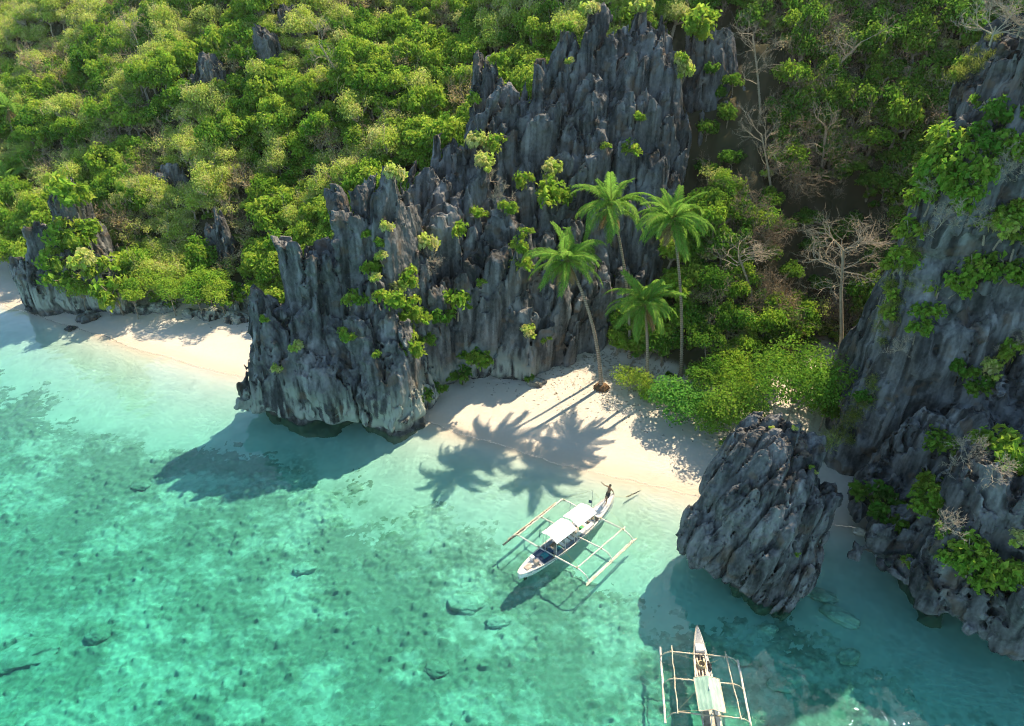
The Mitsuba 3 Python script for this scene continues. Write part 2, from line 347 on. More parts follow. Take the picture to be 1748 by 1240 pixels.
rock('limestone_outcrop', 'tall jagged grey limestone outcrop rising from the sea left of the sandy cove', 'rock outcrop', [
    ([PZ(410, 690, 1.5)[:2].tolist(), PZ(470, 722, 1.5)[:2].tolist(), PZ(560, 728, 1.5)[:2].tolist(), PZ(650, 728, 1.5)[:2].tolist(), PZ(712, 700, 1.5)[:2].tolist(), [-8, 60], [-12, 63], [-22, 63], [-28, 59]], 5.0, 1.0),
    (440, 500, 57, 1.5), (470, 505, 58, 1.6), (430, 590, 56.5, 2.0), (515, 392, 58.5, 1.9), (548, 396, 59, 1.8), (590, 300, 60.5, 1.7), (630, 292, 61, 1.8), (665, 290, 61.5, 1.5), (655, 350, 60.5, 1.8), (620, 380, 60, 2),
    (560, 480, 57.5, 2.4), (500, 540, 56.5, 2.2), (540, 580, 55.5, 2.6), (470, 620, 55.5, 2.2), (640, 510, 55.8, 2.0), (682, 515, 55.8, 2.0), (660, 560, 54.8, 2.2), (620, 600, 55, 2.3), (690, 610, 55, 1.6),
    (700, 400, 61.5, 1.8), (690, 450, 60, 1.8), (730, 440, 62, 2.0), (640, 450, 58.5, 2.0), (600, 470, 58.5, 2.0)],
    0.17, seed=1, blade=1.45, amp=3.2, big=2.6, block=.8)
rock('limestone_cliff', 'high grey limestone cliff of sharp vertical blades behind the palms', 'cliff', [
    (1030, 12, 82, 2.4), (985, 30, 81, 2.2), (950, 60, 80, 2.2), (1075, 40, 81, 2.4), (1110, 8, 83, 2.4), (1140, 40, 82, 2.0), (1160, 80, 81, 1.4), (925, 110, 78, 2.4), (1060, 130, 78, 3), (1010, 130, 78, 3), (1115, 130, 79, 3), (1150, 180, 79, 1.8),
    (970, 150, 77, 3), (1000, 210, 75.5, 3), (1060, 215, 75.5, 3), (1110, 230, 76, 3), (1130, 270, 75, 2.2), (1090, 290, 73.5, 3), (1030, 290, 73, 3), (960, 240, 73.5, 3), (900, 190, 75, 2.6), (860, 135, 77, 2), (826, 85, 79, 1.2), (835, 180, 76, 1.8),
    (890, 270, 72, 2.6), (930, 310, 70.5, 2.6), (975, 350, 69.5, 2.8), (765, 205, 74, 1.5), (800, 225, 73, 2.0), (725, 258, 71, 1.9), (760, 280, 70, 2.2), (810, 290, 69.5, 2.2), (850, 310, 69, 2.2), (740, 350, 66.5, 2.2), (790, 350, 66.5, 2.4),
    (815, 372, 64.2, 1.9), (860, 368, 64.5, 2.2), (905, 400, 66, 2.2), (930, 450, 65, 2.2), (905, 520, 62.8, 1.8), (950, 540, 63.5, 2.0), (980, 480, 66, 2.4), (780, 460, 63, 1.6), (1010, 430, 68, 2.6), (1050, 400, 70, 3), (1090, 380, 72, 2.6), (1120, 370, 73, 2.2), (1000, 560, 66, 1.8)],
    0.215, seed=2, blade=1.7, amp=3.8, dip=(0.16, 0), under=1.4, block=.6)
rock('limestone_cliff', 'huge dark limestone cliff filling the right edge of the bay, green plants hanging on it', 'cliff', [
    (1870, -12, 49.8, 4), (1804, 10, 55.2, 3.2), (1742, 63, 54.8, 2.6), (1706, 135, 49.5, 2.2), (1780, 145, 53, 3.5), (1860, 155, 51.6, 4.5), (1694, 205, 48.5, 2.2), (1750, 265, 51.6, 3), (1830, 295, 49.3, 4), (1678, 315, 48.2, 2.4), (1658, 385, 49.7, 2.4), (1750, 385, 51, 3.5), (1870, 405, 47.6, 4.5),
    (1637, 445, 51.3, 2.6), (1694, 500, 47.2, 3.2), (1790, 540, 45.3, 4), (1602, 560, 52.8, 2.6), (1550, 610, 54.7, 2.4), (1535, 680, 54.2, 2.4), (1626, 620, 47.2, 3.2), (1694, 660, 43.5, 3.6), (1812, 660, 41.6, 4.5), (1544, 740, 48.1, 2.6), (1616, 760, 43.5, 3.2), (1732, 790, 38.6, 4), (1832, 800, 34.1, 4),
    (1496, 790, 46.1, 1.8), (1542, 864, 40, 2.4), (1620, 904, 35.4, 2.8), (1556, 944, 34.2, 2.2), (1672, 934, 33, 3), (1760, 934, 30.7, 3.4), (1616, 994, 32.3, 2.2), (1690, 1024, 30.8, 2.4), (1764, 1044, 28.8, 2.6),
    (1494, 808, 42, 2.4), (1506, 858, 39.5, 2.8), (1524, 898, 37, 2.9), (1526, 953, 34.8, 2.7), (1559, 973, 33.4, 2.8), (1629, 993, 31.8, 2.8), (1694, 1013, 30.2, 2.8), (1572, 898, 36.2, 3), (1614, 918, 34.4, 3.2), (1684, 938, 32.5, 3.2),
    ([PZ(1475, 835, 1)[:2].tolist(), PZ(1514, 930, 1)[:2].tolist(), PZ(1500, 990, 1)[:2].tolist(), PZ(1540, 1032, 1)[:2].tolist(), PZ(1640, 1055, 1)[:2].tolist(), PZ(1748, 1110, 1)[:2].tolist(), [46, 22], [46, 44], [33, 47]], 11.0, 2.6),
    ([[38, 47], [40, 38], [56, 30], [56, 64], [46, 66], [40, 58]], 30.0, 3.0)],
    0.23, lo=(23.5, 23, -3.2), hi=(52, 70, 42), seed=3, blade=1.35, amp=3.6, flute=1.9, under=.8, steep=11, big=3.0, block=.9, dip=(-.15, 0))
EGG = [(*P(a, b, c), r) for a, b, c, r in ((1312, 792, 38.7, 3.3), (1302, 850, 37.6, 4.2), (1290, 915, 36.5, 4.0), (1218, 915, 36.7, 2.5), (1325, 950, 35.3, 2.9), (1308, 998, 34.3, 2.0), (1368, 845, 38.0, 1.9), (1350, 782, 38.9, 2.2), (1200, 890, 37.2, 1.7), (1350, 880, 37.3, 2.5))]
rock('sea_stack', 'lone leaning dark limestone boulder standing in the shallows at the right end of the beach', 'rock', [(1302, 850, 37.6, 4.2)], 0.12, lo=(10.5, 29, -3), hi=(27.5, 46, 13.5), balls=EGG, seed=4, blade=1.0, warp=.42, dip=(.34, .12), block=.9, flute=1.5)
rock('limestone_outcrop', 'low dark limestone outcrop at the far left end of the beach under the forest', 'rock outcrop', [
    (92, 315, 82, 1.7), (60, 368, 81, 1.8), (40, 425, 79.5, 1.8), (75, 430, 79, 1.8), (118, 285, 84.5, 1.2), (115, 440, 78.5, 1.8), (160, 430, 78.5, 1.8), (190, 480, 76.8, 1.8), (100, 490, 77.5, 1.6), (235, 520, 75.5, 1.3), (135, 515, 76.2, 1.4), (70, 490, 79, 1.2),
    (290, 520, 75, .8), (330, 528, 74.6, .7), (360, 500, 76.5, 1.2), (400, 470, 77, 1.5)], 0.2, seed=5, blade=1.0, amp=2.0, under=.6)
rock('limestone_wall', 'shaded grey limestone wall at the back of the gully between the two cliffs', 'cliff', [
    (1225, 20, 87, 2.5), (1215, 250, 82.5, 1.8), (1238, 320, 79.5, 1.8), (1208, 340, 80, 1.6), (1225, 180, 84, 2), (1245, 120, 85.5, 2.2), (1210, 180, 84, 2), (1290, 480, 73, 1.6), (1330, 480, 71.5, 1.6), (1380, 510, 69.5, 1.6), (1345, 540, 68.5, 1.4), (1400, 470, 72, 1.8), (1310, 560, 68, 1.2), (1420, 420, 74, 2)], 0.24, seed=6, blade=1.2, amp=2.6, under=0)

def pinnacle(label, spots, seed):
    tw = []
    for px, py, base, r in spots:
        g = ground_hit(px, base); tw.append((px, py, g[1], r))
    rock('rock_pinnacle', label, 'rock', tw, 0.24, seed=seed, blade=.9, amp=1.6, under=0, lo=tuple(min(P(t[0], t[1], t[2])[k] for t in tw) - 3.5 for k in (0, 1)) + (min(ground_hit(t[0], t[2] * 0 + s_[2])[2] for t, s_ in zip(tw, spots)) - 3,))
pinnacle('dark rock pinnacle poking out of the forest, left of the jagged ridge', [(350, 72, 158, 1.0), (362, 95, 160, .9), (340, 120, 160, .8)], 21)
pinnacle('jagged dark rock ridge in the forest at the top, right of the single pinnacle', [(440, 35, 112, 1.4), (452, 45, 112.5, 1.4)], 22)
pinnacle('dark rock tooth at the top edge of the forest, right of the jagged ridge', [(492, 2, 60, 1.4), (506, 8, 61, 1.2)], 26)
pinnacle('small dark rock near the top edge of the forest, left of the jagged ridge', [(385, 20, 60, 1.1)], 27)
pinnacle('small dark rock knob in the forest at the left', [(163, 143, 186, 1.5)], 23)
pinnacle('dark broken rock in the middle of the forest slope', [(300, 272, 320, 1.1), (270, 285, 320, .9), (285, 276, 319, 1.3)], 24)
pinnacle('dark rock cleft among the trees above the beach', [(362, 355, 430, 1.0), (350, 375, 430, .9)], 25)

# ---------------------------------------------------------------- finding places: where a line of sight meets the ground or the rock
ALLR = np.vstack(ROCKS); RX, RY, RD = project(ALLR); _ord = np.lexsort((RX, np.floor(RY / 6))); _row = np.floor(RY / 6)[_ord]
def rock_hit(px, py, r=7):
    best, hit = 1e9, None
    for row in range(int((py - r) // 6), int((py + r) // 6) + 1):
        a, b = np.searchsorted(_row, row), np.searchsorted(_row, row + 1)
        i = _ord[a:b]; lo, hi_ = np.searchsorted(RX[i], px - r), np.searchsorted(RX[i], px + r); j = i[lo:hi_]
        j = j[np.abs(RY[j] - py) < r]
        if len(j) and RD[j].min() < best: best = RD[j].min(); hit = ALLR[j[np.argmin(RD[j])]]
    return hit
_rc = np.unique(np.floor(ALLR[:, :2] / 0.5).astype(int), axis=0); ROCKCELL = set(map(tuple, _rc))
def in_rock(x, y): return (math.floor(x / .5), math.floor(y / .5)) in ROCKCELL

# ---------------------------------------------------------------- plants
scene['mat_leaf'] = {'type': 'principledthin', 'base_color': {'type': 'mesh_attribute', 'name': 'vertex_color'}, 'roughness': 0.55, 'diff_trans': 1.0}
def bark_color(p, n, uv):
    return mix((.20, .16, .12), (.42, .36, .28), fbm(p.x * 5, p.y * 5, p.z * 1.2, 3))
def pale_color(p, n, uv):
    return mix((.30, .25, .18), (.50, .43, .33), fbm(p.x * 4, p.y * 4, p.z * 4, 2))
scene['mat_bark'] = {'type': 'diffuse', 'reflectance': mikit.proc(bark_color)}
scene['mat_twig'] = {'type': 'diffuse', 'reflectance': mikit.proc(lambda p, n, uv: mix((.20, .15, .10), (.38, .31, .22), noise(p.x * 3, p.y * 3, p.z * 3)))}
scene['mat_dead'] = {'type': 'diffuse', 'reflectance': mikit.proc(pale_color)}
scene['mat_palm_trunk'] = {'type': 'diffuse', 'reflectance': mikit.proc(lambda p, n, uv: mix((.20, .16, .12), (.50, .43, .34), smoothstep(.15, .5, dr.abs(p.z * 4.5 - dr.floor(p.z * 4.5) - .5)) * (.5 + .5 * fbm(p.x * 8, p.y * 8, p.z * 3, 2))))}

def leaf_mesh(c, nrm, size, col, rng, narrow=.32):
    n = len(c); nrm = nrm / (np.linalg.norm(nrm, axis=1, keepdims=True) + 1e-9)
    t = np.cross(nrm, rng.normal(size=(n, 3))); t /= np.linalg.norm(t, axis=1, keepdims=True) + 1e-9
    b = np.cross(nrm, t); s = np.broadcast_to(size, (n,))[:, None]
    v = np.stack([c - t * s * .5, c + b * s * narrow + nrm * s * .12, c + t * s * .5 - nrm * s * .1, c - b * s * narrow + nrm * s * .12], 1).reshape(-1, 3)
    k = np.arange(n)[:, None] * 4
    return (v, np.vstack([k + [0, 1, 2], k + [0, 2, 3]])), np.repeat(col, 4, 0)

def crown(seed, R=2.2, lobes=8, n=1500, size=.30, colors=((.15, .24, .03),), flat=.75, spread=.65, z0=2.2, low=-.35, dense=.8):
    rng = np.random.default_rng(seed); cs, rs = [], []
    for k in range(lobes):
        d = rng.normal(size=3); d /= np.linalg.norm(d); d[2] = d[2] * .6 + .1
        cs.append(d * R * spread * rng.uniform(.5, 1.05) * [1, 1, flat]); rs.append(R * rng.uniform(.28, .50))
    cs, rs = np.array(cs), np.array(rs); w = rs ** 2 / (rs ** 2).sum(); which = rng.choice(lobes, n, p=w)
    u = rng.normal(size=(n * 3, 3)); u /= np.linalg.norm(u, axis=1, keepdims=True); u = u[u[:, 2] > low][:n]; u = np.vstack([u, u])[:n]
    rad = rs[which] * (1 - (1 - dense) * rng.random(n) * 2.0) * rng.uniform(.85, 1.18, n)
    c = cs[which] + u * rad[:, None] * [1, 1, .8]; c[:, 2] += z0
    nrm = u * .7 + rng.normal(size=(n, 3)) * .45 + [0, 0, .45]
    pal = np.array(colors); base = pal[rng.integers(0, len(pal), lobes)][which]
    col = base * rng.uniform(.75, 1.25, (n, 1)) * (1 + rng.normal(size=(n, 3)) * .06)
    m, cc = leaf_mesh(c, nrm, size * rng.uniform(.65, 1.3, n), np.clip(col, .005, .9), rng)
    return m, cc, cs + [0, 0, z0], rs

def limbs(seed, heads, base=(0, 0, 0), r=.16, sides=5):
    rng = np.random.default_rng(seed); base = np.array(base, float); top = heads.mean(0); fork = base + (top - base) * .55
    out = [tube([base - [0, 0, .4], base + (fork - base) * .5 + rng.normal(size=3) * .12, fork], [r * 1.2, r, r * .8], sides)]
    for h in heads:
        mid = fork + (h - fork) * .5 + rng.normal(size=3) * .2 + [0, 0, .15]
        out.append(tube([fork, mid, h], [r * .6, r * .4, r * .15], 4))
    return join(out)

def branching(seed, start, direction, length, radius, levels, spread=.7, kids=4, up=.15, wiggle=.18, sides=4, flat=0.0, bundle=None):
    """a bare branch with its twigs, as tubes"""
    rng = np.random.default_rng(seed); out = []
    def grow(p, d, L, r, lev):
        n = 4 if lev > 0 else 3; pts = [p]; dd = d.copy()
        for i in range(n):
            dd = dd + rng.normal(size=3) * wiggle + [0, 0, up * .3]; dd[2] *= (1 - flat * .25); dd /= np.linalg.norm(dd); pts.append(pts[-1] + dd * L / n)
        out.append(tube(pts, np.linspace(r, r * (.45 if lev else .3), n + 1), sides if lev > 1 else 3, caps=False))
        if lev == 0: return
        for k in range(kids):
            t = rng.uniform(.3, 1.0) if k else 1.0; q = np.array(pts); i = min(int(t * n), n - 1); s = q[i] + (q[i + 1] - q[i]) * (t * n - i)
            side = rng.normal(size=3); side -= side @ dd * dd; side /= np.linalg.norm(side)
            e = dd * (1 - spread * .5) + side * spread; e[2] = e[2] * (1 - flat) + up; e /= np.linalg.norm(e)
            grow(s, e, L * rng.uniform(.5, .75), max(r * rng.uniform(.4, .6), .012), lev - 1)
    grow(np.array(start, float), np.array(direction, float) / np.linalg.norm(direction), length, radius, levels)
    return join(out)

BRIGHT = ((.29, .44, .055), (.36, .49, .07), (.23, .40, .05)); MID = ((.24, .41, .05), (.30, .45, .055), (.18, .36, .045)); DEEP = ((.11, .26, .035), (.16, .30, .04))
PALE = ((.52, .60, .16), (.46, .58, .11), (.56, .58, .22)); DRY = ((.52, .44, .28), (.48, .42, .20), (.42, .42, .15))
def group_of(name, *parts):
    g = {'type': 'shapegroup'}
    for part, mesh, bsdf, col in parts: g[part] = mikit.ply(mesh, bsdf, color=col)
    scene[name] = g; return name
def tree_proto(name, seed, bark='mat_bark', twig=0, **kw):
    m, c, heads, rs = crown(seed, **kw)
    tr = limbs(seed + 50, heads)
    if twig:
        rng = np.random.default_rng(seed + 9)
        tr = join([tr] + [branching(seed * 31 + i, h, rng.normal(size=3) + [0, 0, .6], 1.3, .035, 2, kids=3, sides=3) for i, h in enumerate(heads[:twig])])
    return group_of(name, ('trunk', tr, bark, None), ('crown', m, 'mat_leaf', c))
def shrub_proto(name, seed, **kw):
    m, c, heads, rs = crown(seed, **kw)
    return group_of(name, ('stem', limbs(seed + 50, heads, r=.05, sides=3), 'mat_bark', None), ('foliage', m, 'mat_leaf', c))

BROAD = [tree_proto(f'proto_broad_{i}', 100 + i, colors=c, n=n, size=s * 1.12, R=2.2, lobes=l + 4, dense=.6, spread=.78) for i, (c, n, s, l) in enumerate(((BRIGHT, 1500, .32, 9), (BRIGHT, 1300, .36, 7), (MID, 1500, .32, 8), (MID, 1700, .27, 10), (DEEP, 1500, .30, 8)))]
FEATHER = [tree_proto(f'proto_feather_{i}', 130 + i, colors=PALE, n=1900, size=.22, R=2.6, lobes=11, flat=.42, dense=.7, twig=4, bark='mat_dead') for i in range(2)]
DRYT = [tree_proto(f'proto_dry_{i}', 140 + i, colors=DRY if i else PALE, n=450, size=.20, R=2.1, lobes=8, dense=.4, twig=8, bark='mat_twig') for i in range(3)]
SHRUB = [shrub_proto(f'proto_shrub_{i}', 160 + i, colors=c, n=420, size=.27, R=1.0, lobes=7, z0=.55, flat=.75, low=-.6, dense=.45) for i, c in enumerate((BRIGHT, BRIGHT, PALE, MID, DEEP))]
def inst(key, proto, pos, scale, rz, tilt=(0, 0)):
    sc = scale if isinstance(scale, (list, tuple)) else [scale] * 3
    scene[key] = {'type': 'instance', 'g': {'type': 'ref', 'id': proto}, 'to_world': T().translate([float(a) for a in pos]).rotate([1, 0, 0], tilt[0]).rotate([0, 1, 0], tilt[1]).rotate([0, 0, 1], rz).scale([float(a) for a in sc])}
    return key

# the forest on the slopes: tree by tree
rng = np.random.default_rng(5); trees = []
STEP = 1.75
GX, GY = np.meshgrid(np.arange(-110, 62, STEP), np.arange(52, 172, STEP * .95), indexing='ij')
GX = GX + rng.uniform(-.75, .75, GX.shape); GY = GY + rng.uniform(-.75, .75, GY.shape); GX[:, ::2] += STEP / 2
ok = poly_in(GX, GY, HILL) & (poly_dist(GX, GY, VEG) > .5); gxs, gys = GX[ok], GY[ok]; gzs = ground_z(gxs, gys)
px, py, dz = project(np.stack([gxs, gys, gzs + 2], -1)); see = (px > -70) & (px < 1800) & (py > -90) & (py < 1240)
q = np.stack([gxs, gys, 0 * gxs], -1); kind = vfbm(q * .09 + 3, 3); kind2 = vfbm(q * .2 + 33, 2)
for x, y, z, p_, pyy, k1, k2 in zip(gxs[see], gys[see], gzs[see], px[see], py[see], kind[see], kind2[see]):
    if in_rock(x, y): continue
    if x > 14 and 60 > y: continue
    trees.append((y, x, z, (p_, pyy), k1 + rng.normal() * .05, k2 + rng.normal() * .07))
trees.sort()
made = {'broadleaf_tree': 0, 'feathery_tree': 0, 'dry_tree': 0}
LOOK = {'broadleaf_tree': 'leafy tree', 'feathery_tree': 'pale feathery tree', 'dry_tree': 'dry tan twiggy tree'}
def region(a, b):
    if a > 1190: return 'high in the gully right of the central cliff' if b < 180 else 'half-way up the shaded gully right of the palms' if b < 380 else 'at the foot of the gully behind the beach'
    col = ('at the left edge' if a < 130 else 'above the far left outcrop' if a < 330 else 'above the left beach' if a < 560 else 'behind the tall left outcrop' if a < 760 else 'beside the central cliff crest')
    row = 'top of the picture' if b < 90 else 'upper slope' if b < 200 else 'middle slope' if b < 330 else 'lower slope near the shore'
    return f'on the {row}, {col}'
far = 0
for y, x, z, (p_, pyy), k1, k2 in trees:
    gap = p_ > 1190
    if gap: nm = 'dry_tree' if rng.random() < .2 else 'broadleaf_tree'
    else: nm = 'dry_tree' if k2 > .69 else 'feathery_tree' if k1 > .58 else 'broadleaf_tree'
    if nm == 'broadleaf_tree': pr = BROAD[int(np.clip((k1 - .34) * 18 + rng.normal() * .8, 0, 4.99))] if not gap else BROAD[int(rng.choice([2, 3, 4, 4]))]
    elif nm == 'feathery_tree': pr = FEATHER[int(rng.integers(2))]
    else: pr = DRYT[int(rng.integers(3))]
    s = rng.uniform(.7, 1.25) * (1.0 if nm != 'dry_tree' else .95)
    if made[nm] < 300:
        made[nm] += 1; key = numbered(nm); look = (('bright green ', 'bright green ', 'mid-green ', 'fresh green ', 'dark green ')[BROAD.index(pr)] if nm == 'broadleaf_tree' else '') + LOOK[nm]; tag(key, f'{look} {region(p_, pyy)}', 'tree', f'{look}s {region(p_, pyy)}')
    else:
        far += 1; key = f'distant_forest__{far:03d}'
        if far == 1: tag('distant_forest', 'mass of green trees high up on the forest slope', 'forest', kind='stuff')
    inst(key, pr, (x, y, z - .3), [s, s, s * rng.uniform(.8, 1.6)], rng.uniform(0, 360), (rng.uniform(-8, 12), rng.uniform(-8, 8)))
ex, ey = rng.uniform(-260, 120, 5000), rng.uniform(60, 230, 5000); ez = ground_z(ex, ey); ea, eb, _ = project(np.stack([ex, ey, ez + 2], -1))
out = poly_in(ex, ey, HILL) & ~((ea > -70) & (ea < 1800) & (eb > -90)) & (poly_dist(ex, ey, VEG) > 1)
for x, y, z in np.stack([ex, ey, ez], -1)[out][:1100]:
    far += 1; s = rng.uniform(1.1, 2.2); inst(f'distant_forest__{far:03d}', (BROAD + FEATHER)[int(rng.integers(7))], (x, y, z - .5), [s, s, s * rng.uniform(.7, 1.1)], rng.uniform(0, 360))
tag('distant_forest', 'mass of green trees high up on the forest slope', 'forest', kind='stuff')
# low scrub between the trees
ux = np.r_[rng.uniform(-105, 60, 2600), rng.uniform(15, 58, 1000)]; uy = rng.uniform(52, 140, 3600); uz = ground_z(ux, uy); ua, ub, _ = project(np.stack([ux, uy, uz], -1)); n_ = 0
ok = poly_in(ux, uy, HILL) & (ua > -60) & (ua < 1790) & (ub > -60) & (ub < 1200) & ~((ux > 13) & (uy < 59))
for x, y, z, a in zip(ux[ok], uy[ok], uz[ok], ua[ok]):
    if in_rock(x, y): continue
    n_ += 1; s = rng.uniform(.7, 1.5)
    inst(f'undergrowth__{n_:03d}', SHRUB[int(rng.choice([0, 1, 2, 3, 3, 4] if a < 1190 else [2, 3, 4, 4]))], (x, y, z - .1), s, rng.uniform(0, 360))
tag('undergrowth', 'low green scrub between the trees of the forest slope', 'undergrowth', kind='stuff')

tw, _k = zip(*[(branching(900 + i, (0, 0, 0), (.3 * math.cos(i), .3 * math.sin(i), 1), 1.5, .035, 3, kids=5, sides=3, up=.05, wiggle=.3), 0) for i in range(3)])
VINE = [group_of(f'proto_vine_{i}', ('twigs', t, 'mat_twig', None)) for i, t in enumerate(tw)]
vn_ = 0
while vn_ < 260:
    a, b = (rng.uniform(1180, 1620), rng.uniform(10, 560)) if vn_ % 3 else (rng.uniform(1290, 1430), rng.uniform(330, 560)); g = ground_hit(a, b)
    if in_rock(g[0], g[1]): continue
    vn_ += 1; s = rng.uniform(.8, 1.7); inst(f'dry_vines__{vn_:03d}', VINE[int(rng.integers(3))], g, [s, s, s * 1.2], rng.uniform(0, 360), (rng.uniform(0, 50), rng.uniform(-30, 30)))
tag('dry_vines', 'tangle of dry brown vines and twigs covering the shaded gully slope', 'vines', kind='stuff')

# plants rooted in the rock: pixel of the photograph where each grows, width in metres, tone
PLANTS = {
 'green shrub in a crack of the tall limestone outcrop': ('shrubs on the left limestone outcrop', [
  (590, 500, 1.1, 3), (585, 572, .8, 0), (518, 588, .9, 2), (644, 611, .6, 0), (669, 496, 1.3, 0), (690, 500, 1.0, 2), (707, 477, 1.2, 0), (720, 530, 1.2, 0), (722, 560, 1.4, 0), (716, 596, 1.4, 0), (726, 590, 1.1, 3), (735, 412, 1.2, 2), (638, 458, 1.0, 0), (632, 408, .6, 0),
  (682, 303, 1.3, 2), (668, 383, .7, 2), (449, 550, .5, 0), (480, 640, .5, 2), (650, 470, .8, 2), (700, 530, .8, 0), (640, 425, .7, 0), (660, 440, .8, 2), (612, 520, .7, 3)]),
 'green shrub on a ledge of the high central cliff': ('shrubs on the central limestone cliff', [
  (774, 525, 1.5, 3), (760, 545, 1.2, 4), (799, 617, 1.7, 4), (783, 647, 1.7, 4), (815, 625, 1.4, 3), (736, 680, 1.2, 4), (755, 655, 1.4, 4), (783, 406, .9, 0), (825, 357, .9, 0), (875, 362, 1.2, 0), (833, 262, 1.8, 2), (845, 245, 1.5, 0), (822, 285, 1.3, 2), (808, 531, .5, 0), (816, 492, .6, 3),
  (892, 572, 1.1, 2), (896, 462, 1.3, 0), (945, 301, 1.3, 2), (940, 340, 1.7, 0), (905, 312, 1.0, 0), (822, 365, .8, 0), (909, 392, 1.0, 0), (902, 432, 1.0, 0), (1043, 250, .7, 0), (1067, 265, 1.2, 3), (1094, 192, .7, 0), (981, 116, .6, 2), (883, 105, 2.0, 2), (854, 102, 1.4, 0), (870, 90, 1.8, 2),
  (1166, 98, 1.0, 0), (1174, 134, 1.2, 2), (1172, 115, .9, 2), (1185, 30, 2.2, 0), (1195, 50, 1.8, 0), (1068, 25, 1.5, 2), (807, 167, 1.0, 0), (960, 350, 1.2, 0), (930, 320, 1.0, 2), (890, 430, .8, 0), (935, 590, .7, 0), (975, 640, .8, 3), (905, 655, .6, 4), (1215, 130, 1.0, 4), (1000, 20, 1.3, 2), (960, 40, 1.2, 0), (1100, 10, 1.4, 2)]),
 'green plant hanging on the huge dark cliff at the right edge': ('plants hanging on the right cliff', [
  (1601, 745, 1.2, 3), (1677, 747, .8, 0), (1729, 764, 1.4, 0), (1740, 775, 1.2, 0), (1558, 816, 1.2, 3), (1580, 825, 1.0, 3), (1572, 859, 1.2, 3), (1590, 850, 1.0, 3), (1491, 845, 1.6, 4), (1500, 870, 1.3, 4), (1520, 850, 1.2, 4), (1734, 921, .8, 2), (1644, 945, 1.3, 3), (1660, 960, 1.3, 3), (1677, 975, 1.4, 3), (1700, 980, 1.3, 3), (1715, 973, 1.4, 0), (1620, 960, 1.1, 3), (1735, 985, 1.2, 0), (1650, 990, 1.0, 3),
  (1539, 954, .5, 0), (1594, 911, .5, 3), (1667, 664, 1.2, 4), (1640, 640, .9, 4), (1463, 678, 1.2, 4), (1582, 195, .8, 0), (1599, 233, 1.2, 3), (1610, 255, 1.2, 3), (1599, 275, 1.3, 3), (1578, 298, 1.4, 3), (1600, 305, 1.2, 3), (1560, 329, 1.2, 3), (1580, 340, 1.2, 3), (1623, 302, 1.3, 3), (1654, 267, 1.2, 3), (1640, 325, 1.3, 3), (1620, 340, 1.2, 3), (1660, 310, 1.2, 3), (1691, 192, 1.4, 4), (1685, 254, 1.2, 4), (1715, 270, 1.2, 3), (1733, 377, 1.4, 3), (1698, 384, 1.2, 3), (1715, 360, 1.2, 3), (1743, 267, 1.0, 3),
  (1654, 175, .6, 3), (1680, 225, 1.2, 4), (1545, 404, 1.1, 0), (1535, 430, 1.1, 0), (1525, 450, 1.0, 0), (1580, 520, 1.2, 3), (1600, 505, 1.2, 3), (1625, 490, 1.3, 3), (1650, 475, 1.2, 3), (1665, 465, 1.0, 0), (1740, 480, 1.2, 3), (1725, 460, 1.2, 3), (1720, 610, .9, 3), (1690, 640, 1.0, 2), (1475, 495, 1.0, 0), (1500, 540, 1.0, 3), (1510, 500, 1.0, 3), (1560, 560, .9, 3), (1745, 410, 1.2, 3), (1700, 400, 1.0, 2), (1680, 310, 1.1, 3), (1640, 105, .8, 0), (1625, 125, .6, 0)]),
 'small green tuft on the lone boulder in the shallows': ('tufts on the lone boulder', [(1370, 955, .4, 0), (1400, 800, .5, 2), (1310, 722, .5, 2), (1350, 726, .5, 2), (1385, 790, .4, 0)]),
 'green shrub hanging over the low outcrop at the far left of the beach': ('shrubs on the far left outcrop', [(95, 440, 2.0, 0), (210, 510, 2.0, 3), (130, 330, 2.2, 0), (150, 380, 2.2, 0), (230, 450, 2.6, 3), (250, 480, 2.4, 0), (330, 490, 2.4, 3), (300, 470, 2.4, 0), (355, 505, 1.8, 3), (200, 400, 2.2, 0), (170, 350, 2.4, 3), (380, 480, 2.0, 4), (150, 460, 2.0, 2), (400, 500, 1.6, 4), (110, 480, 2.0, 3), (120, 400, 2.4, 0), (180, 470, 2.2, 0), (140, 430, 2.0, 3), (210, 440, 2.4, 0)])}
TONE = {0: 'bright green', 2: 'pale yellow-green', 3: 'mid-green', 4: 'dark green'}
for lab, (grp, spots) in PLANTS.items():
    for a, b, w, tone in spots:
        h = rock_hit(a, b, 9)
        if h is None: h = ground_hit(a, b)
        key = numbered('shrub'); zone = '' if 'boulder' in lab else ', high' if b < 330 else ', mid-height' if b < 560 else ', low'
        l2 = lab.replace('small green', TONE[tone], 1) if 'small green' in lab else lab.replace('green', TONE[tone], 1); tag(key, l2 + zone, 'shrub', f'{TONE[tone]} {grp}{zone}')
        s = w * rng.uniform(.85, 1.25) * (1.15 if 'outcrop' in lab or 'central' in lab else .6 if 'boulder' in lab else 1.2); tone = tone if tone != 3 or rng.random() < .6 else 0
        inst(key, SHRUB[tone], h - [0, 0, .6 * s], [s, s, s * rng.uniform(1.0, 1.6)], rng.uniform(0, 360), (rng.uniform(0, 22), rng.uniform(-8, 8)))
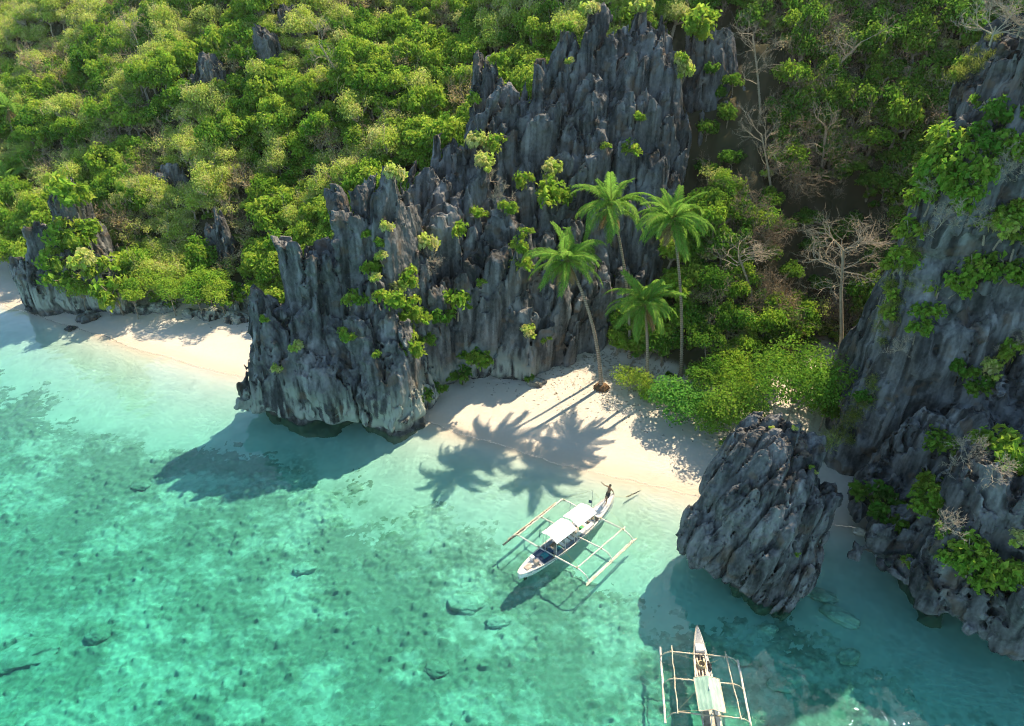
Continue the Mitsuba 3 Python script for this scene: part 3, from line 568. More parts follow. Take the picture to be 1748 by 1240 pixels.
# grass on the shoulder of the right cliff
def grass_mesh(seed, n=420, L=.5):
    r = np.random.default_rng(seed); c = r.normal(size=(n, 3)) * [.45, .45, .12]; d = r.normal(size=(n, 3)) * .5 + [0, 0, .9]
    d /= np.linalg.norm(d, axis=1, keepdims=True); l = L * r.uniform(.5, 1.2, (n, 1)); sd = np.cross(d, r.normal(size=(n, 3))); sd /= np.linalg.norm(sd, axis=1, keepdims=True)
    v = np.stack([c - sd * .02, c + sd * .02, c + d * l + [0, 0, -.12] * l], 1).reshape(-1, 3)
    col = np.array((.30, .36, .08)) * r.uniform(.7, 1.3, (n, 1)); return (v, np.arange(n * 3).reshape(-1, 3)), np.repeat(col, 3, 0)
gm, gc = grass_mesh(3); group_of('proto_grass', ('blades', gm, 'mat_leaf', gc))
gn = 0
for (a0, b0), (a1, b1), k in (((1430, 760), (1470, 690), 8), ((1460, 700), (1480, 650), 4), ((1490, 590), (1560, 380), 9), ((1585, 200), (1600, 170), 6), ((1620, 130), (1680, 70), 10), ((1510, 560), (1535, 480), 5), ((1565, 350), (1600, 230), 4)):
    for t in np.linspace(0, 1, k):
        h = rock_hit(a0 + (a1 - a0) * t + rng.normal() * 7, b0 + (b1 - b0) * t + rng.normal() * 7, 12)
        if h is None: continue
        gn += 1; inst(f'cliff_grass__{gn:03d}', 'proto_grass', h, rng.uniform(.5, .95), rng.uniform(0, 360), (25, -25))
tag('cliff_grass', 'yellow-green grass along the sunlit left shoulder of the right cliff', 'grass', kind='stuff')

# shrubs and small trees at the back of the cove
def bush(name, label, px, py, w, tone, hgt=1.0, seed=0, n=1800, size=.24, lobes=11, lift=0.0, group=None):
    c0 = ground_hit(px, py); R = w / 2
    m, c, heads, rs = crown(seed, R=R, lobes=lobes, n=n, size=size, colors=tone, flat=.7 * hgt, z0=R * .55 * hgt + lift, low=-.45)
    key = numbered(name); to = T().translate(c0.tolist())
    put('foliage', m, 'mat_leaf', key, color=c, to=to); put('trunk', limbs(seed + 5, heads, r=.07), 'mat_bark', key, to=to)
    tag(key, label, 'shrub' if lift < 1 else 'tree', group)
bush('beach_shrub', 'yellow-green feathery shrub at the foot of the leaning palm', 1072, 668, 5.0, ((.30, .44, .06), (.34, .46, .07)), 1.15, 201, 1900, .2)
bush('beach_shrub', 'rounded bright green shrub with large leaves at the top of the beach', 1152, 714, 7.0, ((.15, .37, .07), (.19, .41, .08)), 1.05, 202, 3000, .32, 14)
bush('beach_shrub', 'small yellow-green shrub between the feathery and the large-leaved shrubs', 1112, 682, 3.6, MID, 1.0, 208, 1100)
bush('beach_shrub', 'bright shrub between the large-leaved shrub and the spreading trees', 1208, 738, 5.4, ((.22, .40, .05), (.18, .36, .05)), 1.2, 203, 2300)
bush('beach_tree', 'broad sunlit green tree behind the lone boulder, largest at the back of the beach', 1335, 745, 10.0, ((.19, .36, .045), (.24, .40, .05), (.15, .31, .04)), 1.15, 204, 5600, .27, 22, 3.2)
bush('beach_tree', 'low spreading green tree overhanging the beach edge left of the broad tree', 1250, 750, 7.0, ((.20, .36, .05), (.25, .40, .055)), 1.1, 205, 3600, .26, 15, 1.6)
bush('beach_shrub', 'low yellow-green shrub at the right end of the sand, just behind the lone boulder', 1258, 772, 3.4, BRIGHT, .9, 206, 1300)
bush('beach_tree', 'dark green tree against the foot of the right cliff behind the beach', 1398, 735, 5.4, DEEP, 1.2, 207, 2100, .26, 12, 1.2)
bush('beach_tree', 'mid-green tree between the broad tree and the tallest palm', 1262, 700, 6.0, MID, 1.1, 209, 2800, .25, 13, 1.5)
bush('beach_tree', 'dark leafy tree behind the large-leaved shrub, under the tallest palm', 1195, 680, 5.6, DEEP, 1.2, 210, 2300, .26, 12, 1.0)
bush('beach_tree', 'dense dark tree at the back of the beach, left of the bare umbrella tree', 1375, 690, 5.6, DEEP, 1.1, 211, 2300, .26, 12, .8)
GULLY = ('directly right of the tallest palm trunk', 'above the spreading beach trees, left of the grey flat-topped tree', 'right of the tallest palm, half-way up its trunk', 'below the grey flat-topped bare tree', 'at the left foot of the grey flat-topped bare tree', 'just below the crown of the tallest palm, on its right', 'between the trunks of the shortest and the tallest palm', 'right of the crown of the tallest palm', 'right of the tallest palm, further up the gully', 'between the two bare trees low in the gully', 'at the cliff foot between the leaning and the shortest palm', 'behind the crowns of the leaning and the shortest palm', 'at the cliff corner just above the tallest palm crown')
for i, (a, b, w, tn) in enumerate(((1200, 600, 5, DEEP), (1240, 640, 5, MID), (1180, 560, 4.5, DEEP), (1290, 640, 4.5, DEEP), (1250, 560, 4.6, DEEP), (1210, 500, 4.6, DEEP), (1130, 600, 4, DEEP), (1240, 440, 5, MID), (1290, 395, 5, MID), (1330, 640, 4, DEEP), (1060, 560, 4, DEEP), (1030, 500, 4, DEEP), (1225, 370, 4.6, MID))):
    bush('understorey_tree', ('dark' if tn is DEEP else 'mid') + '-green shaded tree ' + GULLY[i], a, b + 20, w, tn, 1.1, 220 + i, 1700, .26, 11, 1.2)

for i, (a, b, w) in enumerate(((190, 540, 3.2), (235, 545, 3.4), (300, 540, 3.6), (345, 545, 3.4), (385, 545, 3.8), (20, 470, 3.4), (150, 535, 3.4), (60, 488, 3.2), (270, 528, 4), (365, 530, 4))):
    bush('overhanging_shrub', 'leafy green shrub leaning over the back of the left beach', a, b, w * 1.4, (BRIGHT, MID)[i % 2], 1.2, 260 + i, 1700, .26, 12, 1.9, 'shrubs overhanging the left beach')
# litter at the top of the sand
lt = np.random.default_rng(88); parts = []
lx, ly = lt.uniform(-75, 26, 30000), lt.uniform(40, 90, 30000); lz = ground_z(lx, ly); la, lb, _ = project(np.stack([lx, ly, lz], -1))
good = (lz > .7) & (lz < 2.2) & (la > -20) & (la < 1440) & (lt.random(30000) < lz - .5)
for g in np.stack([lx, ly, lz], -1)[good][:2600]:
    v, f = trimesh.creation.icosphere(0, 1.0).vertices, trimesh.creation.icosphere(0, 1.0).faces
    parts.append((v * lt.uniform(.03, .11, 3) * [1.6, 1, .4] + g, f))
put('beach_litter', join(parts), 'mat_root0'); tag('beach_litter', 'scattered leaf litter and coral rubble at the top of the sand', 'litter', kind='stuff')
scene['mat_root0'] = {'type': 'diffuse', 'reflectance': mikit.proc(lambda p, n, uv: mix((.12, .09, .06), (.40, .36, .30), noise(p.x * 4, p.y * 4, p.z)))}

# more cover in the gully
for i, (a, b, w) in enumerate(((1205, 235, 4), (1240, 205, 4), (1212, 300, 4.4), (1248, 280, 4), (1228, 345, 4.4), (1250, 150, 3.6), (1215, 165, 3.4), (1330, 400, 4), (1420, 410, 4), (1380, 430, 3.6), (1300, 440, 4), (1450, 390, 4), (1370, 380, 4), (1345, 470, 3.4), (1400, 490, 3.2), (1310, 350, 4), (1220, 100, 3.4))):
    bush('gully_shrub', 'dark shaded shrub on the gully floor ' + ('beside the central cliff' if a < 1260 else 'around the pale umbrella tree'), a, b + 12, w, DEEP, 1.0, 280 + i, 1000, .28, 9, .4, 'gully shrubs ' + ('beside the cliff' if a < 1260 else 'around the bare tree'))

# coconut palms
def frond_mesh(seed, e0, droop, L=4.0, hang=.6, tone=((.33, .36, .10), (.19, .36, .06))):
    r = np.random.default_rng(seed); n = 12; pts = [np.zeros(3)]; e = e0
    for i in range(n):
        pts.append(pts[-1] + np.array([math.cos(e), 0, math.sin(e)]) * L / n); e -= droop / n * (.5 + 1.0 * i / n)
    pts = np.array(pts); parts = [tube(pts, np.linspace(.045, .012, n + 1), 4, caps=False)]; cols = [np.tile(tone[0], (len(parts[0][0]), 1))]
    vs, fs = [], []
    for t in np.linspace(.10, .99, 46):
        i = min(int(t * n), n - 1); p = pts[i] + (pts[i + 1] - pts[i]) * (t * n - i); d = pts[i + 1] - pts[i]; d /= np.linalg.norm(d)
        for sd in (-1, 1):
            l = .95 * math.sin(min(1, t * 2.2 + .25) * math.pi / 2) * (1 - .62 * max(0, t - .35) / .65) * r.uniform(.85, 1.1)
            o = d * r.uniform(.55, .8) + np.array([0, sd, 0]) * .75 + np.array([-d[2], 0, d[0]]) * .18; o /= np.linalg.norm(o)
            q0, q1 = p, p + o * l * .5; q2 = q1 + (o + [0, 0, -hang * r.uniform(.6, 1.4)]) * l * .5; wd = d * .05
            k = len(vs) * 1
            vs += [q0 - wd * .6, q0 + wd * .6, q1 - wd, q1 + wd, q2]; fs += [(k, k + 1, k + 3), (k, k + 3, k + 2), (k + 2, k + 3, k + 4)]
    parts.append((np.array(vs), np.array(fs)))
    cols.append(np.repeat(np.array(tone[1]) * r.uniform(.75, 1.3, (len(vs) // 5, 1)) * (1 + r.normal(size=(len(vs) // 5, 3)) * .05), 5, 0))
    v, f = join(parts); return mikit.ply((v, f), 'mat_leaf', color=np.clip(np.vstack(cols), .01, .9))
DEADF = frond_mesh(320, -1.0, .45, 3.0, .6, ((.40, .29, .16), (.34, .25, .14)))
FRONDS = [frond_mesh(300, 1.3, .9, 3.6, .5), frond_mesh(301, 1.0, 1.5, 4.3, .8), frond_mesh(302, .65, 1.8, 4.6, 1.0), frond_mesh(303, .25, 1.6, 4.6, 1.1), frond_mesh(304, -.2, 1.2, 4.3, 1.2), frond_mesh(305, -.7, .7, 3.8, 1.3), frond_mesh(306, .8, 2.2, 4.6, 1.1)]
r_ = np.random.default_rng(9)
nut_v = trimesh.creation.icosphere(2, 0.13)
def palm(label, base, top, seed, n=26, scale=1.0, bend=.35, r=.17):
    rr = np.random.default_rng(seed); key = numbered('coconut_palm'); tag(key, label, 'palm tree')
    base, top = np.array(base, float), np.array(top, float); ctrl = base + (top - base) * .5; ctrl[:2] = base[:2] + (top[:2] - base[:2]) * (.5 - bend); ctrl[2] += 1.0
    t = np.linspace(0, 1, 22)[:, None]; pts = (1 - t) ** 2 * (base - [0, 0, .4]) + 2 * t * (1 - t) * ctrl + t ** 2 * top
    rad = r * (1.0 - .38 * t[:, 0]) + r * .8 * np.exp(-t[:, 0] * 22) + .012 * (np.arange(22) % 2)
    put('trunk', tube(pts, rad, 9), 'mat_palm_trunk', key, smooth=50)
    for i in range(n):
        u = i / n; v = min(6, int([0, 0, 1, 1, 2, 6, 2, 3, 6, 3, 3, 4, 2, 4, 4, 5][int(u * 16)]))
        az = i * 137.5 + rr.uniform(-26, 26); s = scale * rr.uniform(.78, 1.14)
        put('frond', FRONDS[v], None, key, to=T().translate((top + [0, 0, rr.uniform(-.1, .15)]).tolist()).rotate([0, 0, 1], az).rotate([1, 0, 0], rr.uniform(-24, 24)).rotate([0, 1, 0], rr.uniform(-9, 14)).scale(s))
    for i in range(4): put('dead_frond', DEADF, None, key, to=T().translate((top - [0, 0, .25]).tolist()).rotate([0, 0, 1], float(i * 95 + rr.uniform(-40, 40))).rotate([1, 0, 0], float(rr.uniform(-15, 15))).scale(scale * float(rr.uniform(.6, .95))))
    for i in range(6):
        a = i * 60 + rr.uniform(-20, 20); put('coconut', (nut_v.vertices, nut_v.faces), 'mat_coconut', key, smooth=True, to=T().translate((top + [.24 * math.cos(math.radians(a)), .24 * math.sin(math.radians(a)), -.28]).tolist()))
    return key
scene['mat_coconut'] = {'type': 'principled', 'base_color': {'type': 'rgb', 'value': [.22, .22, .06]}, 'roughness': .5}
b1 = ground_hit(1027, 662); palm('coconut palm leaning left from a brown root mound on the sand, nearest the cliff foot', b1, P(968, 445, b1[1] - .8), 401, 31, .93, .30, .19)
b2 = ground_hit(1163, 640); palm('tallest coconut palm, on a straight slim trunk right of the others', b2, P(1148, 375, b2[1] - .6), 402, 32, .95, .2, .17)
b3 = ground_hit(1104, 668); palm('shortest coconut palm, its trunk rising from the shrubs between the taller palms', b3, P(1100, 520, b3[1] - .5), 403, 29, .92, .2, .17)
b4 = ground_hit(1075, 610); palm('coconut palm at the back of the group, its crown against the grey cliff', b4, P(1043, 352, b4[1] - .5), 404, 24, 1.0, .3, .16)
b5 = ground_hit(30, 258); palm('slender coconut palm among the forest trees at the left edge', b5, P(14, 185, b5[1]), 405, 18, .8, .2, .12)
b6 = ground_hit(18, 350); palm('coconut palm with broad arching fronds low down at the left edge', b6, P(12, 312, b6[1]), 406, 16, 1.15, .2, .15)
rg = np.random.default_rng(77); mound = trimesh.creation.icosphere(3, 1.0); mv = mound.vertices * [.75, .7, .42]; mv = mv * (1 + .3 * (vfbm(mv * 5, 3)[:, None] - .5))
scene['mat_root'] = {'type': 'diffuse', 'reflectance': mikit.proc(lambda p, n, uv: mix((.08, .05, .03), (.20, .13, .08), fbm(p.x * 9, p.y * 9, p.z * 3, 3)))}
rt = join([(mv, mound.faces)] + [tube([[.4 * math.cos(a), .4 * math.sin(a), .2], [.8 * math.cos(a), .75 * math.sin(a), .0], [1.25 * math.cos(a + .2), 1.15 * math.sin(a + .2), -.3]], [.06, .05, .02], 5) for a in np.arange(0, 6.28, .33)])
put('root_mound', rt, 'mat_root', 'coconut_palm', smooth=50, to=T().translate((b1 + [0, 0, .02]).tolist()))

# bare trees
def bare_tree(name, label, parts, mat='mat_dead', group=None):
    key = numbered(name); tag(key, label, 'tree', group)
    for nm, m in parts: put(nm, m, mat, key, smooth=50)
    return key
bt = ground_hit(1432, 640); tp = P(1440, 430, bt[1] - .3)
tr = [tube([bt - [0, 0, .5], bt + (tp - bt) * .35 + [.12, 0, 0], bt + (tp - bt) * .7 + [-.1, 0, 0], tp], [.24, .19, .16, .13], 7)]
parts = [('trunk', join(tr))]; rb = np.random.default_rng(31)
for i in range(15):
    s = bt + (tp - bt) * (rb.uniform(.62, 1.02) if i > 3 else 1.0); a = i * 2.4 + rb.uniform(-.3, .3); low = (tp[2] - s[2]) / 3
    parts.append(('branch', branching(500 + i, s, [math.cos(a), math.sin(a) * .8, .75 - .5 * min(low, 1) if i > 3 else 1.2], rb.uniform(2.2, 3.0), .075, 3, spread=.75, kids=4, up=.12, wiggle=.16, flat=.35)))
bare_tree('bare_tree', 'pale leafless tree with a wide umbrella crown on a straight trunk in the gully', parts)
g1 = ground_hit(1290, 545); tp = P(1262, 440, g1[1] - .5)
bare_tree('bare_tree', 'grey leafless tree with a flat crown just right of the tallest palm', [('trunk', tube([g1 - [0, 0, .5], g1 + (tp - g1) * .5 + [.3, 0, 0], tp], [.17, .13, .10], 6))] + [('branch', branching(530 + i, tp - [0, 0, .3 * i % 1], [math.cos(i * 1.1) - .3, .4 * math.sin(i * 1.1), .45], 2.0, .06, 3, flat=.5, kids=4)) for i in range(7)])
for lab, px0, py0, px1, py1, sd in (('long pale dead branch leaning right high in the gully', 1370, 165, 1470, 72, 540), ('dead tree with a pale spray of twigs high in the gully beside the cliff', 1300, 190, 1285, 60, 541), ('leafless vine-hung tree in the middle of the gully', 1320, 330, 1300, 230, 542), ('dead twiggy tree low in the dark gully under the pale branch', 1400, 300, 1410, 220, 543), ('pale bare tree on the forest slope near the centre cliff top', 600, 160, 545, 75, 544), ('pale bare tree leaning on the forest slope at upper left', 250, 110, 225, 50, 545), ('thin bare tree at the right of the gully below the cliff crest', 1500, 345, 1545, 305, 546)):
    b_ = ground_hit(px0, py0); t_ = P(px1, py1, b_[1] - 1.0)
    bare_tree('bare_tree', lab, [('trunk', tube([b_ - [0, 0, .6], b_ + (t_ - b_) * .5 + [.1, 0, -.3], t_], [.15, .11, .07], 6))] + [('branch', branching(sd * 7 + i, b_ + (t_ - b_) * (1 - .13 * i), (t_ - b_) / np.linalg.norm(t_ - b_) + np.random.default_rng(sd + i).normal(size=3) * .6, 2.2, .05, 3, kids=4)) for i in range(6)])
crest = rock_hit(1735, 70, 30); crest = crest if crest is not None else P(1735, 60, 50)
for i, (a, b) in enumerate(((1700, 45), (1748, 30))):
    h = P(a, b, crest[1] + 2.0)
    bare_tree('bare_tree', ('pale bare bush leaning over the left crest of the right cliff', 'pale bare bush at the top right corner on the cliff crest')[i], [('trunk', tube([h - [0, 0, 1.2], h], [.06, .05], 6))] + [('branch', branching(570 + i * 10 + k, h - [0, 0, .5], [-.8 + .35 * k, .3 * math.sin(k), .35], 1.7, .045, 3, kids=4, flat=.3)) for k in range(6)])
for i, (a, b) in enumerate(((1634, 778), (1660, 770), (1698, 274), (1595, 325), (1647, 370), (1710, 290), (845, 320), (860, 330), (1600, 380), (1725, 590), (1530, 600), (1615, 905), (740, 440), (1685, 795))):
    h = rock_hit(a, b, 9)
    if h is None: continue
    grp = 'dry twiggy shrubs on the rocks'; key = numbered('dry_shrub'); tag(key, 'dry leafless grey-tan shrub clinging to the rock face', 'shrub', grp)
    rr = np.random.default_rng(600 + i)
    put('twigs', join([branching(610 + i * 9 + k, h, rr.normal(size=3) + [0, -.6, .5], .9, .03, 3, kids=4, sides=3) for k in range(5)]), 'mat_dead', key)

# ---------------------------------------------------------------- submerged rocks and coral
scene['mat_coral'] = {'type': 'diffuse', 'reflectance': mikit.proc(lambda p, n, uv: mix((.15, .16, .12), (.42, .41, .32), fbm(p.x * 4, p.y * 4, p.z * 4, 3)))}
def lump(seed, n=2, sq=.5, amp=.7):
    m = trimesh.creation.icosphere(n, 1.0); v = np.array(m.vertices); v = v * (1 + amp * (vfbm(v * 1.7 + seed * 3.1, 3)[:, None] - .5)); v[:, 2] *= sq
    return v, m.faces
for lab, a, b, sx, sy, sz, rot in (('flat round dark rock under water below the tall left outcrop shadow', 238, 822, .95, .6, .35, 0), ('long dark rock under water between the lone boulder and the right cliff', 1432, 1055, 1.3, .55, .45, -35),
    ('mottled rock under water just right of the lone boulder', 1400, 1022, 1.1, .6, .3, -20), ('small dark rock under water near the foot of the right cliff', 1462, 928, .6, .4, .3, -10), ('dark reef patch under water left of the larger outrigger boat stern', 800, 1022, 1.5, .9, .35, 10),
    ('dark reef patch under water at the tip of the boat shadow', 850, 1052, 1.0, .6, .3, 20), ('dark boulder under water in the shadow beside the boulder', 1315, 1072, .6, .4, .3, 0), ('dark rock under water right of the smaller boat bow', 1268, 1122, .6, .45, .3, 0), ('broad dark reef patch under water at the left edge', 30, 1100, 2.2, 1.2, .4, 20),
    ('round coral boulder under water at the lower left', 160, 1068, .9, .7, .45, 0), ('pair of coral heads under water at lower centre', 520, 960, 1.0, .6, .35, 15), ('small reef patch under water at the bottom centre', 745, 1130, .8, .6, .3, 0), ('dark reef patch in the shade at the lower right', 1340, 1160, 1.2, .7, .35, 15), ('small rock under water in the lower right shade', 1450, 1120, .8, .5, .3, 30)):
    g = PZ(a, b, -1.2); z = float(ground_z(g[:1], g[1:2])[0]); k = math.radians(rot); base = np.array(trimesh.creation.icosphere(4, 1.0).vertices); f = trimesh.creation.icosphere(4, 1.0).faces
    v = base * (1 + .9 * (vfbm(base * 1.6 + a, 4)[:, None] - .5)) * [sx, sy, sz]
    key = put('submerged_rock', (np.stack([v[:, 0] * math.cos(k) - v[:, 1] * math.sin(k) + g[0], v[:, 0] * math.sin(k) + v[:, 1] * math.cos(k) + g[1], v[:, 2] + z + .16], 1), f), 'mat_reef', smooth=60); tag(key, lab, 'rock')
for lab, a, b, s_, zz in (('small dark rock at the waterline of the left beach', 122, 562, .5, 0), ('small dark rock beside the leaning palm at the cliff foot', 915, 655, .7, .6), ('grey rock on the left beach below the trees', 283, 527, 1.3, .6), ('flat grey rock on the left beach near the tall outcrop', 325, 537, .8, .5), ('dark boulder at the back of the left beach, nearest the low far-left outcrop', 215, 528, 1.2, .5), ('dark boulder at the back of the left beach, second from the tall outcrop', 362, 540, 1.1, .5), ('dark boulder at the back of the left beach beside the tall outcrop', 402, 546, 1.2, .5), ('low dark boulder under the shrubs in the middle of the left beach', 248, 533, .9, .5), ('dark boulder on the sand at the foot of the far-left outcrop', 150, 545, 1.0, .5)):
    g = ground_hit(a, b); base = np.array(trimesh.creation.icosphere(4, 1.0).vertices); v = base * (1 + 1.1 * (vfbm(base * [2.2, 2.2, 1.2] + a, 4)[:, None] - .5)) * [s_ * 1.3, s_, s_ * .7]
    key = put('beach_rock', (v + g + [0, 0, s_ * .15], trimesh.creation.icosphere(4, 1.0).faces), 'mat_rock', smooth=40); tag(key, lab, 'rock')

def reef_z(x, y):
    z = ground_z(x, y); sh_ = x.shape; X, Y_ = x.ravel(), y.ravel(); q = np.stack([X, Y_, 0 * X], -1)
    w = vfbm(q * .9, 2) * .8; amt = sstep(.36, .60, vfbm(q * [.30, .42, 1] + 7, 3) + .10 * sstep(4, -20, X - (44 - Y_) * .9))
    h = 0
    for sc, hh, o in ((1.15, .22, 0), (2.3, .17, 40), (4.2, .09, 90)):
        f1, f2, k = vor(X * sc + w + o, Y_ * sc * 1.25 + w); h = h + hh * np.clip(k * 1.5 - .35, 0, 1) * np.clip(1 - (f1 / .55) ** 2, 0, 1) ** .7
    edge = sstep(-1.15, -1.75, z.ravel() + (vfbm(q * .3, 2) - .5) * .7)
    return z + (edge * (h * (.35 + .65 * amt) + .02) - .06 * (1 - edge) - .0).reshape(sh_)
rx_, ry_ = np.arange(-62, 26, .125), np.arange(19, 66, .125); rv, rf_ = sheet(rx_, ry_, reef_z)
gz_ = ground_z(rv[:, 0], rv[:, 1]); keep = (rv[:, 2] > gz_ - .02); a_, b_, _ = project(rv); keep &= (a_ > -60) & (a_ < 1800) & (b_ < 1300)
rf_ = rf_[keep[rf_].all(1)]; us_ = np.unique(rf_); ix_ = np.zeros(len(rv), int); ix_[us_] = np.arange(len(us_))
put('coral_rubble', (rv[us_], ix_[rf_]), 'mat_reef', smooth=True); tag('coral_rubble', 'low rubble of coral and stones covering the seabed off the beach', 'coral', kind='stuff')
def reef_color(p, n, uv):
    g = fbm(p.x * .9, p.y * 1.2, 4.0, 3); f = fbm(p.x * 5, p.y * 5, p.z * 5, 2); wxx = fbm(p.x * .3 + 7, p.y * .42, 2.2, 3); _, _, k = voronoi(p.x * 2.3 + g, p.y * 2.8 + g)
    dark = smoothstep(.40, .62, wxx * .62 + g * .30 + f * .07 + k * .05 + .03 * smoothstep(4.0, -20.0, p.x - (44 - p.y) * .9))
    return mix(mix((.64, .62, .55), (.44, .43, .36), k * .5 + f * .5), mix((.27, .28, .21), (.15, .17, .13), f), dark * .72)
scene['mat_reef'] = {'type': 'diffuse', 'reflectance': mikit.proc(reef_color)}

# ---------------------------------------------------------------- boats
def flat(name, rgb, rough=.5): scene[name] = {'type': 'twosided', 'b': {'type': 'principled', 'base_color': {'type': 'rgb', 'value': list(rgb)}, 'roughness': rough, 'specular': .4}}
def worn(name, a, b, f=3.0, rough=.5):
    scene[name] = {'type': 'twosided', 'b': {'type': 'principled', 'base_color': mikit.proc(lambda p, n, uv: mix(a, b, smoothstep(.3, .75, fbm(p.x * f, p.y * f, p.z * f * 1.5, 3)))), 'roughness': rough, 'specular': .4}}
worn('mat_boat_white', (.80, .80, .78), (.62, .60, .55)); worn('mat_canopy', (.84, .84, .83), (.74, .74, .72), 1.2, .7); worn('mat_bamboo', (.66, .56, .42), (.42, .34, .24), 4); worn('mat_pole_white', (.74, .70, .62), (.52, .46, .38), 4)
worn('mat_deck', (.42, .38, .32), (.24, .20, .16), 3); flat('mat_dark_blue', (.03, .06, .12)); flat('mat_black', (.025, .025, .03), .6); flat('mat_teal', (.02, .18, .20)); flat('mat_rope', (.42, .36, .22), .9); flat('mat_yellow_rope', (.45, .38, .08), .9); flat('mat_green', (.05, .32, .12)); flat('mat_greytarp', (.16, .18, .22), .7); flat('mat_red', (.45, .06, .04))
worn('mat_green_roof', (.30, .46, .38), (.23, .38, .31), 2, .55); worn('mat_grey_deck', (.26, .27, .28), (.36, .36, .35), 3)

def boat_frame(o, heading): return T().translate([float(o[0]), float(o[1]), 0.0]).rotate([0, 0, 1], heading)
def hull_mesh(us, bs, gs, ks, thick=.05):
    """open shell: outside skin, gunwale strip and inside skin, one ring of points per station"""
    rows = []
    for u, b, g, k in zip(us, bs, gs, ks):
        i = max(b - thick, b * .55)
        rows.append([(u, b, g), (u, b * .97, g * .55 + .05), (u, b * .72, (g + k) * .12 + k * .3), (u, b * .22, k), (u, -b * .22, k), (u, -b * .72, (g + k) * .12 + k * .3), (u, -b * .97, g * .55 + .05), (u, -b, g),
                     (u, -i, g), (u, -i * .95, g * .55 + .05), (u, -i * .6, .06), (u, i * .6, .06), (u, i * .95, g * .55 + .05), (u, i, g)])
    r = np.array(rows); n, m = r.shape[:2]; a, b_ = np.meshgrid(np.arange(n - 1), np.arange(m), indexing='ij')
    q = np.stack([a * m + b_, a * m + (b_ + 1) % m, (a + 1) * m + (b_ + 1) % m, (a + 1) * m + b_], -1).reshape(-1, 4)
    caps = np.array([[k0 + 0, k0 + j, k0 + j + 1] for k0 in (0, (n - 1) * m) for j in range(1, 7)])
    return r.reshape(-1, 3), np.vstack([q[:, [0, 1, 2]], q[:, [0, 2, 3]], caps])
def deck_mesh(us, bs, zs, t=.04):
    top = [(u, s * b, z) for u, b, z in zip(us, bs, zs) for s in (1, -1)]; v = np.array(top + [(x, y, z - t) for x, y, z in top]); n = len(us); N = 2 * n; f = []
    for i in range(n - 1):
        a = 2 * i; f += [(a, a + 1, a + 3), (a, a + 3, a + 2), (N + a, N + a + 3, N + a + 1), (N + a, N + a + 2, N + a + 3), (a, a + 2, N + a + 2), (a, N + a + 2, N + a), (a + 1, N + a + 3, a + 3), (a + 1, N + a + 1, N + a + 3)]
    e = N - 2; f += [(0, N, N + 1), (0, N + 1, 1), (e, e + 1, N + e + 1), (e, N + e + 1, N + e)]
    return v, np.array(f)
def bx(x0, x1, y0, y1, z0, z1):
    m = trimesh.creation.box(extents=(x1 - x0, y1 - y0, z1 - z0)); return np.array(m.vertices) + [(x0 + x1) / 2, (y0 + y1) / 2, (z0 + z1) / 2], np.array(m.faces)
def canopy_mesh(u0, u1, v0, v1, z0, zr, t=.035, sag=.05, corr=0.0):
    nu, nv = 9, 25 if corr else 13; U, V = np.meshgrid(np.linspace(u0, u1, nu), np.linspace(0, 1, nv), indexing='ij')
    Z = z0 + (zr - z0) * (1 - np.abs(2 * V - 1)) - sag * np.sin(np.pi * (U - u0) / (u1 - u0)) * np.sin(2 * np.pi * np.minimum(V, 1 - V)) + corr * np.sin(V * nv * np.pi / 2)
    top = np.stack([U, v0 + (v1 - v0) * V, Z], -1).reshape(-1, 3); N = len(top); a, b = np.meshgrid(np.arange(nu - 1), np.arange(nv - 1), indexing='ij')
    q = np.stack([a * nv + b, (a + 1) * nv + b, (a + 1) * nv + b + 1, a * nv + b + 1], -1).reshape(-1, 4); rim = np.r_[np.arange(nv), np.arange(1, nu) * nv + nv - 1, (nu - 1) * nv + np.arange(nv - 2, -1, -1), np.arange(nu - 2, 0, -1) * nv]
    side = np.stack([rim, rim + N, np.roll(rim, -1) + N, np.roll(rim, -1)], 1); qq = np.vstack([q, q[:, ::-1] + N, side])
    return np.vstack([top, top - [0, 0, t]]), np.vstack([qq[:, [0, 1, 2]], qq[:, [0, 2, 3]]])
def wob(seed, pts, n=14, amp=.02):
    """a pole through the points, not quite straight"""
    r = np.random.default_rng(seed); p = np.array(pts, float); d = np.r_[0, np.cumsum(np.linalg.norm(np.diff(p, axis=0), axis=1))]; t = np.linspace(0, d[-1], n)
    return np.stack([np.interp(t, d, p[:, k]) for k in range(3)], 1) + r.normal(size=(n, 3)) * amp * [1, 1, .6]

# the larger boat
B1 = 'outrigger_boat'; numbered(B1); tag(B1, 'white outrigger boat with two white canopies moored off the beach', 'boat')
M1 = boat_frame((4.40, 38.66), 44.1)
def p1(name, mesh, bsdf, parent=B1, smooth=False): return put(name, mesh, bsdf, parent, smooth, to=M1)
us = np.linspace(-5.45, 5.45, 41); x_ = us / 5.45
b1_ = .74 * np.clip(1 - np.abs(np.where(x_ > 0, (x_ - .0) ** 2 * 1.0, np.abs(x_) ** 2.4)), 0, 1) ** .8 + np.where(x_ < 0, .10, .035) ; g1_ = .58 + .95 * np.clip((x_ - .25) / .75, 0, 1) ** 1.7 + .12 * np.clip((-x_ - .5) / .5, 0, 1); k1_ = -.36 + 1.2 * np.clip((np.abs(x_) - .78) / .22, 0, 1) ** 1.5 * np.where(x_ > 0, 1, .7)
G1 = lambda u: float(np.interp(u, us, g1_)); W1 = lambda u: float(np.interp(u, us, b1_))
hull = p1('hull', hull_mesh(us, b1_, g1_, k1_), 'mat_boat_white', smooth=35)
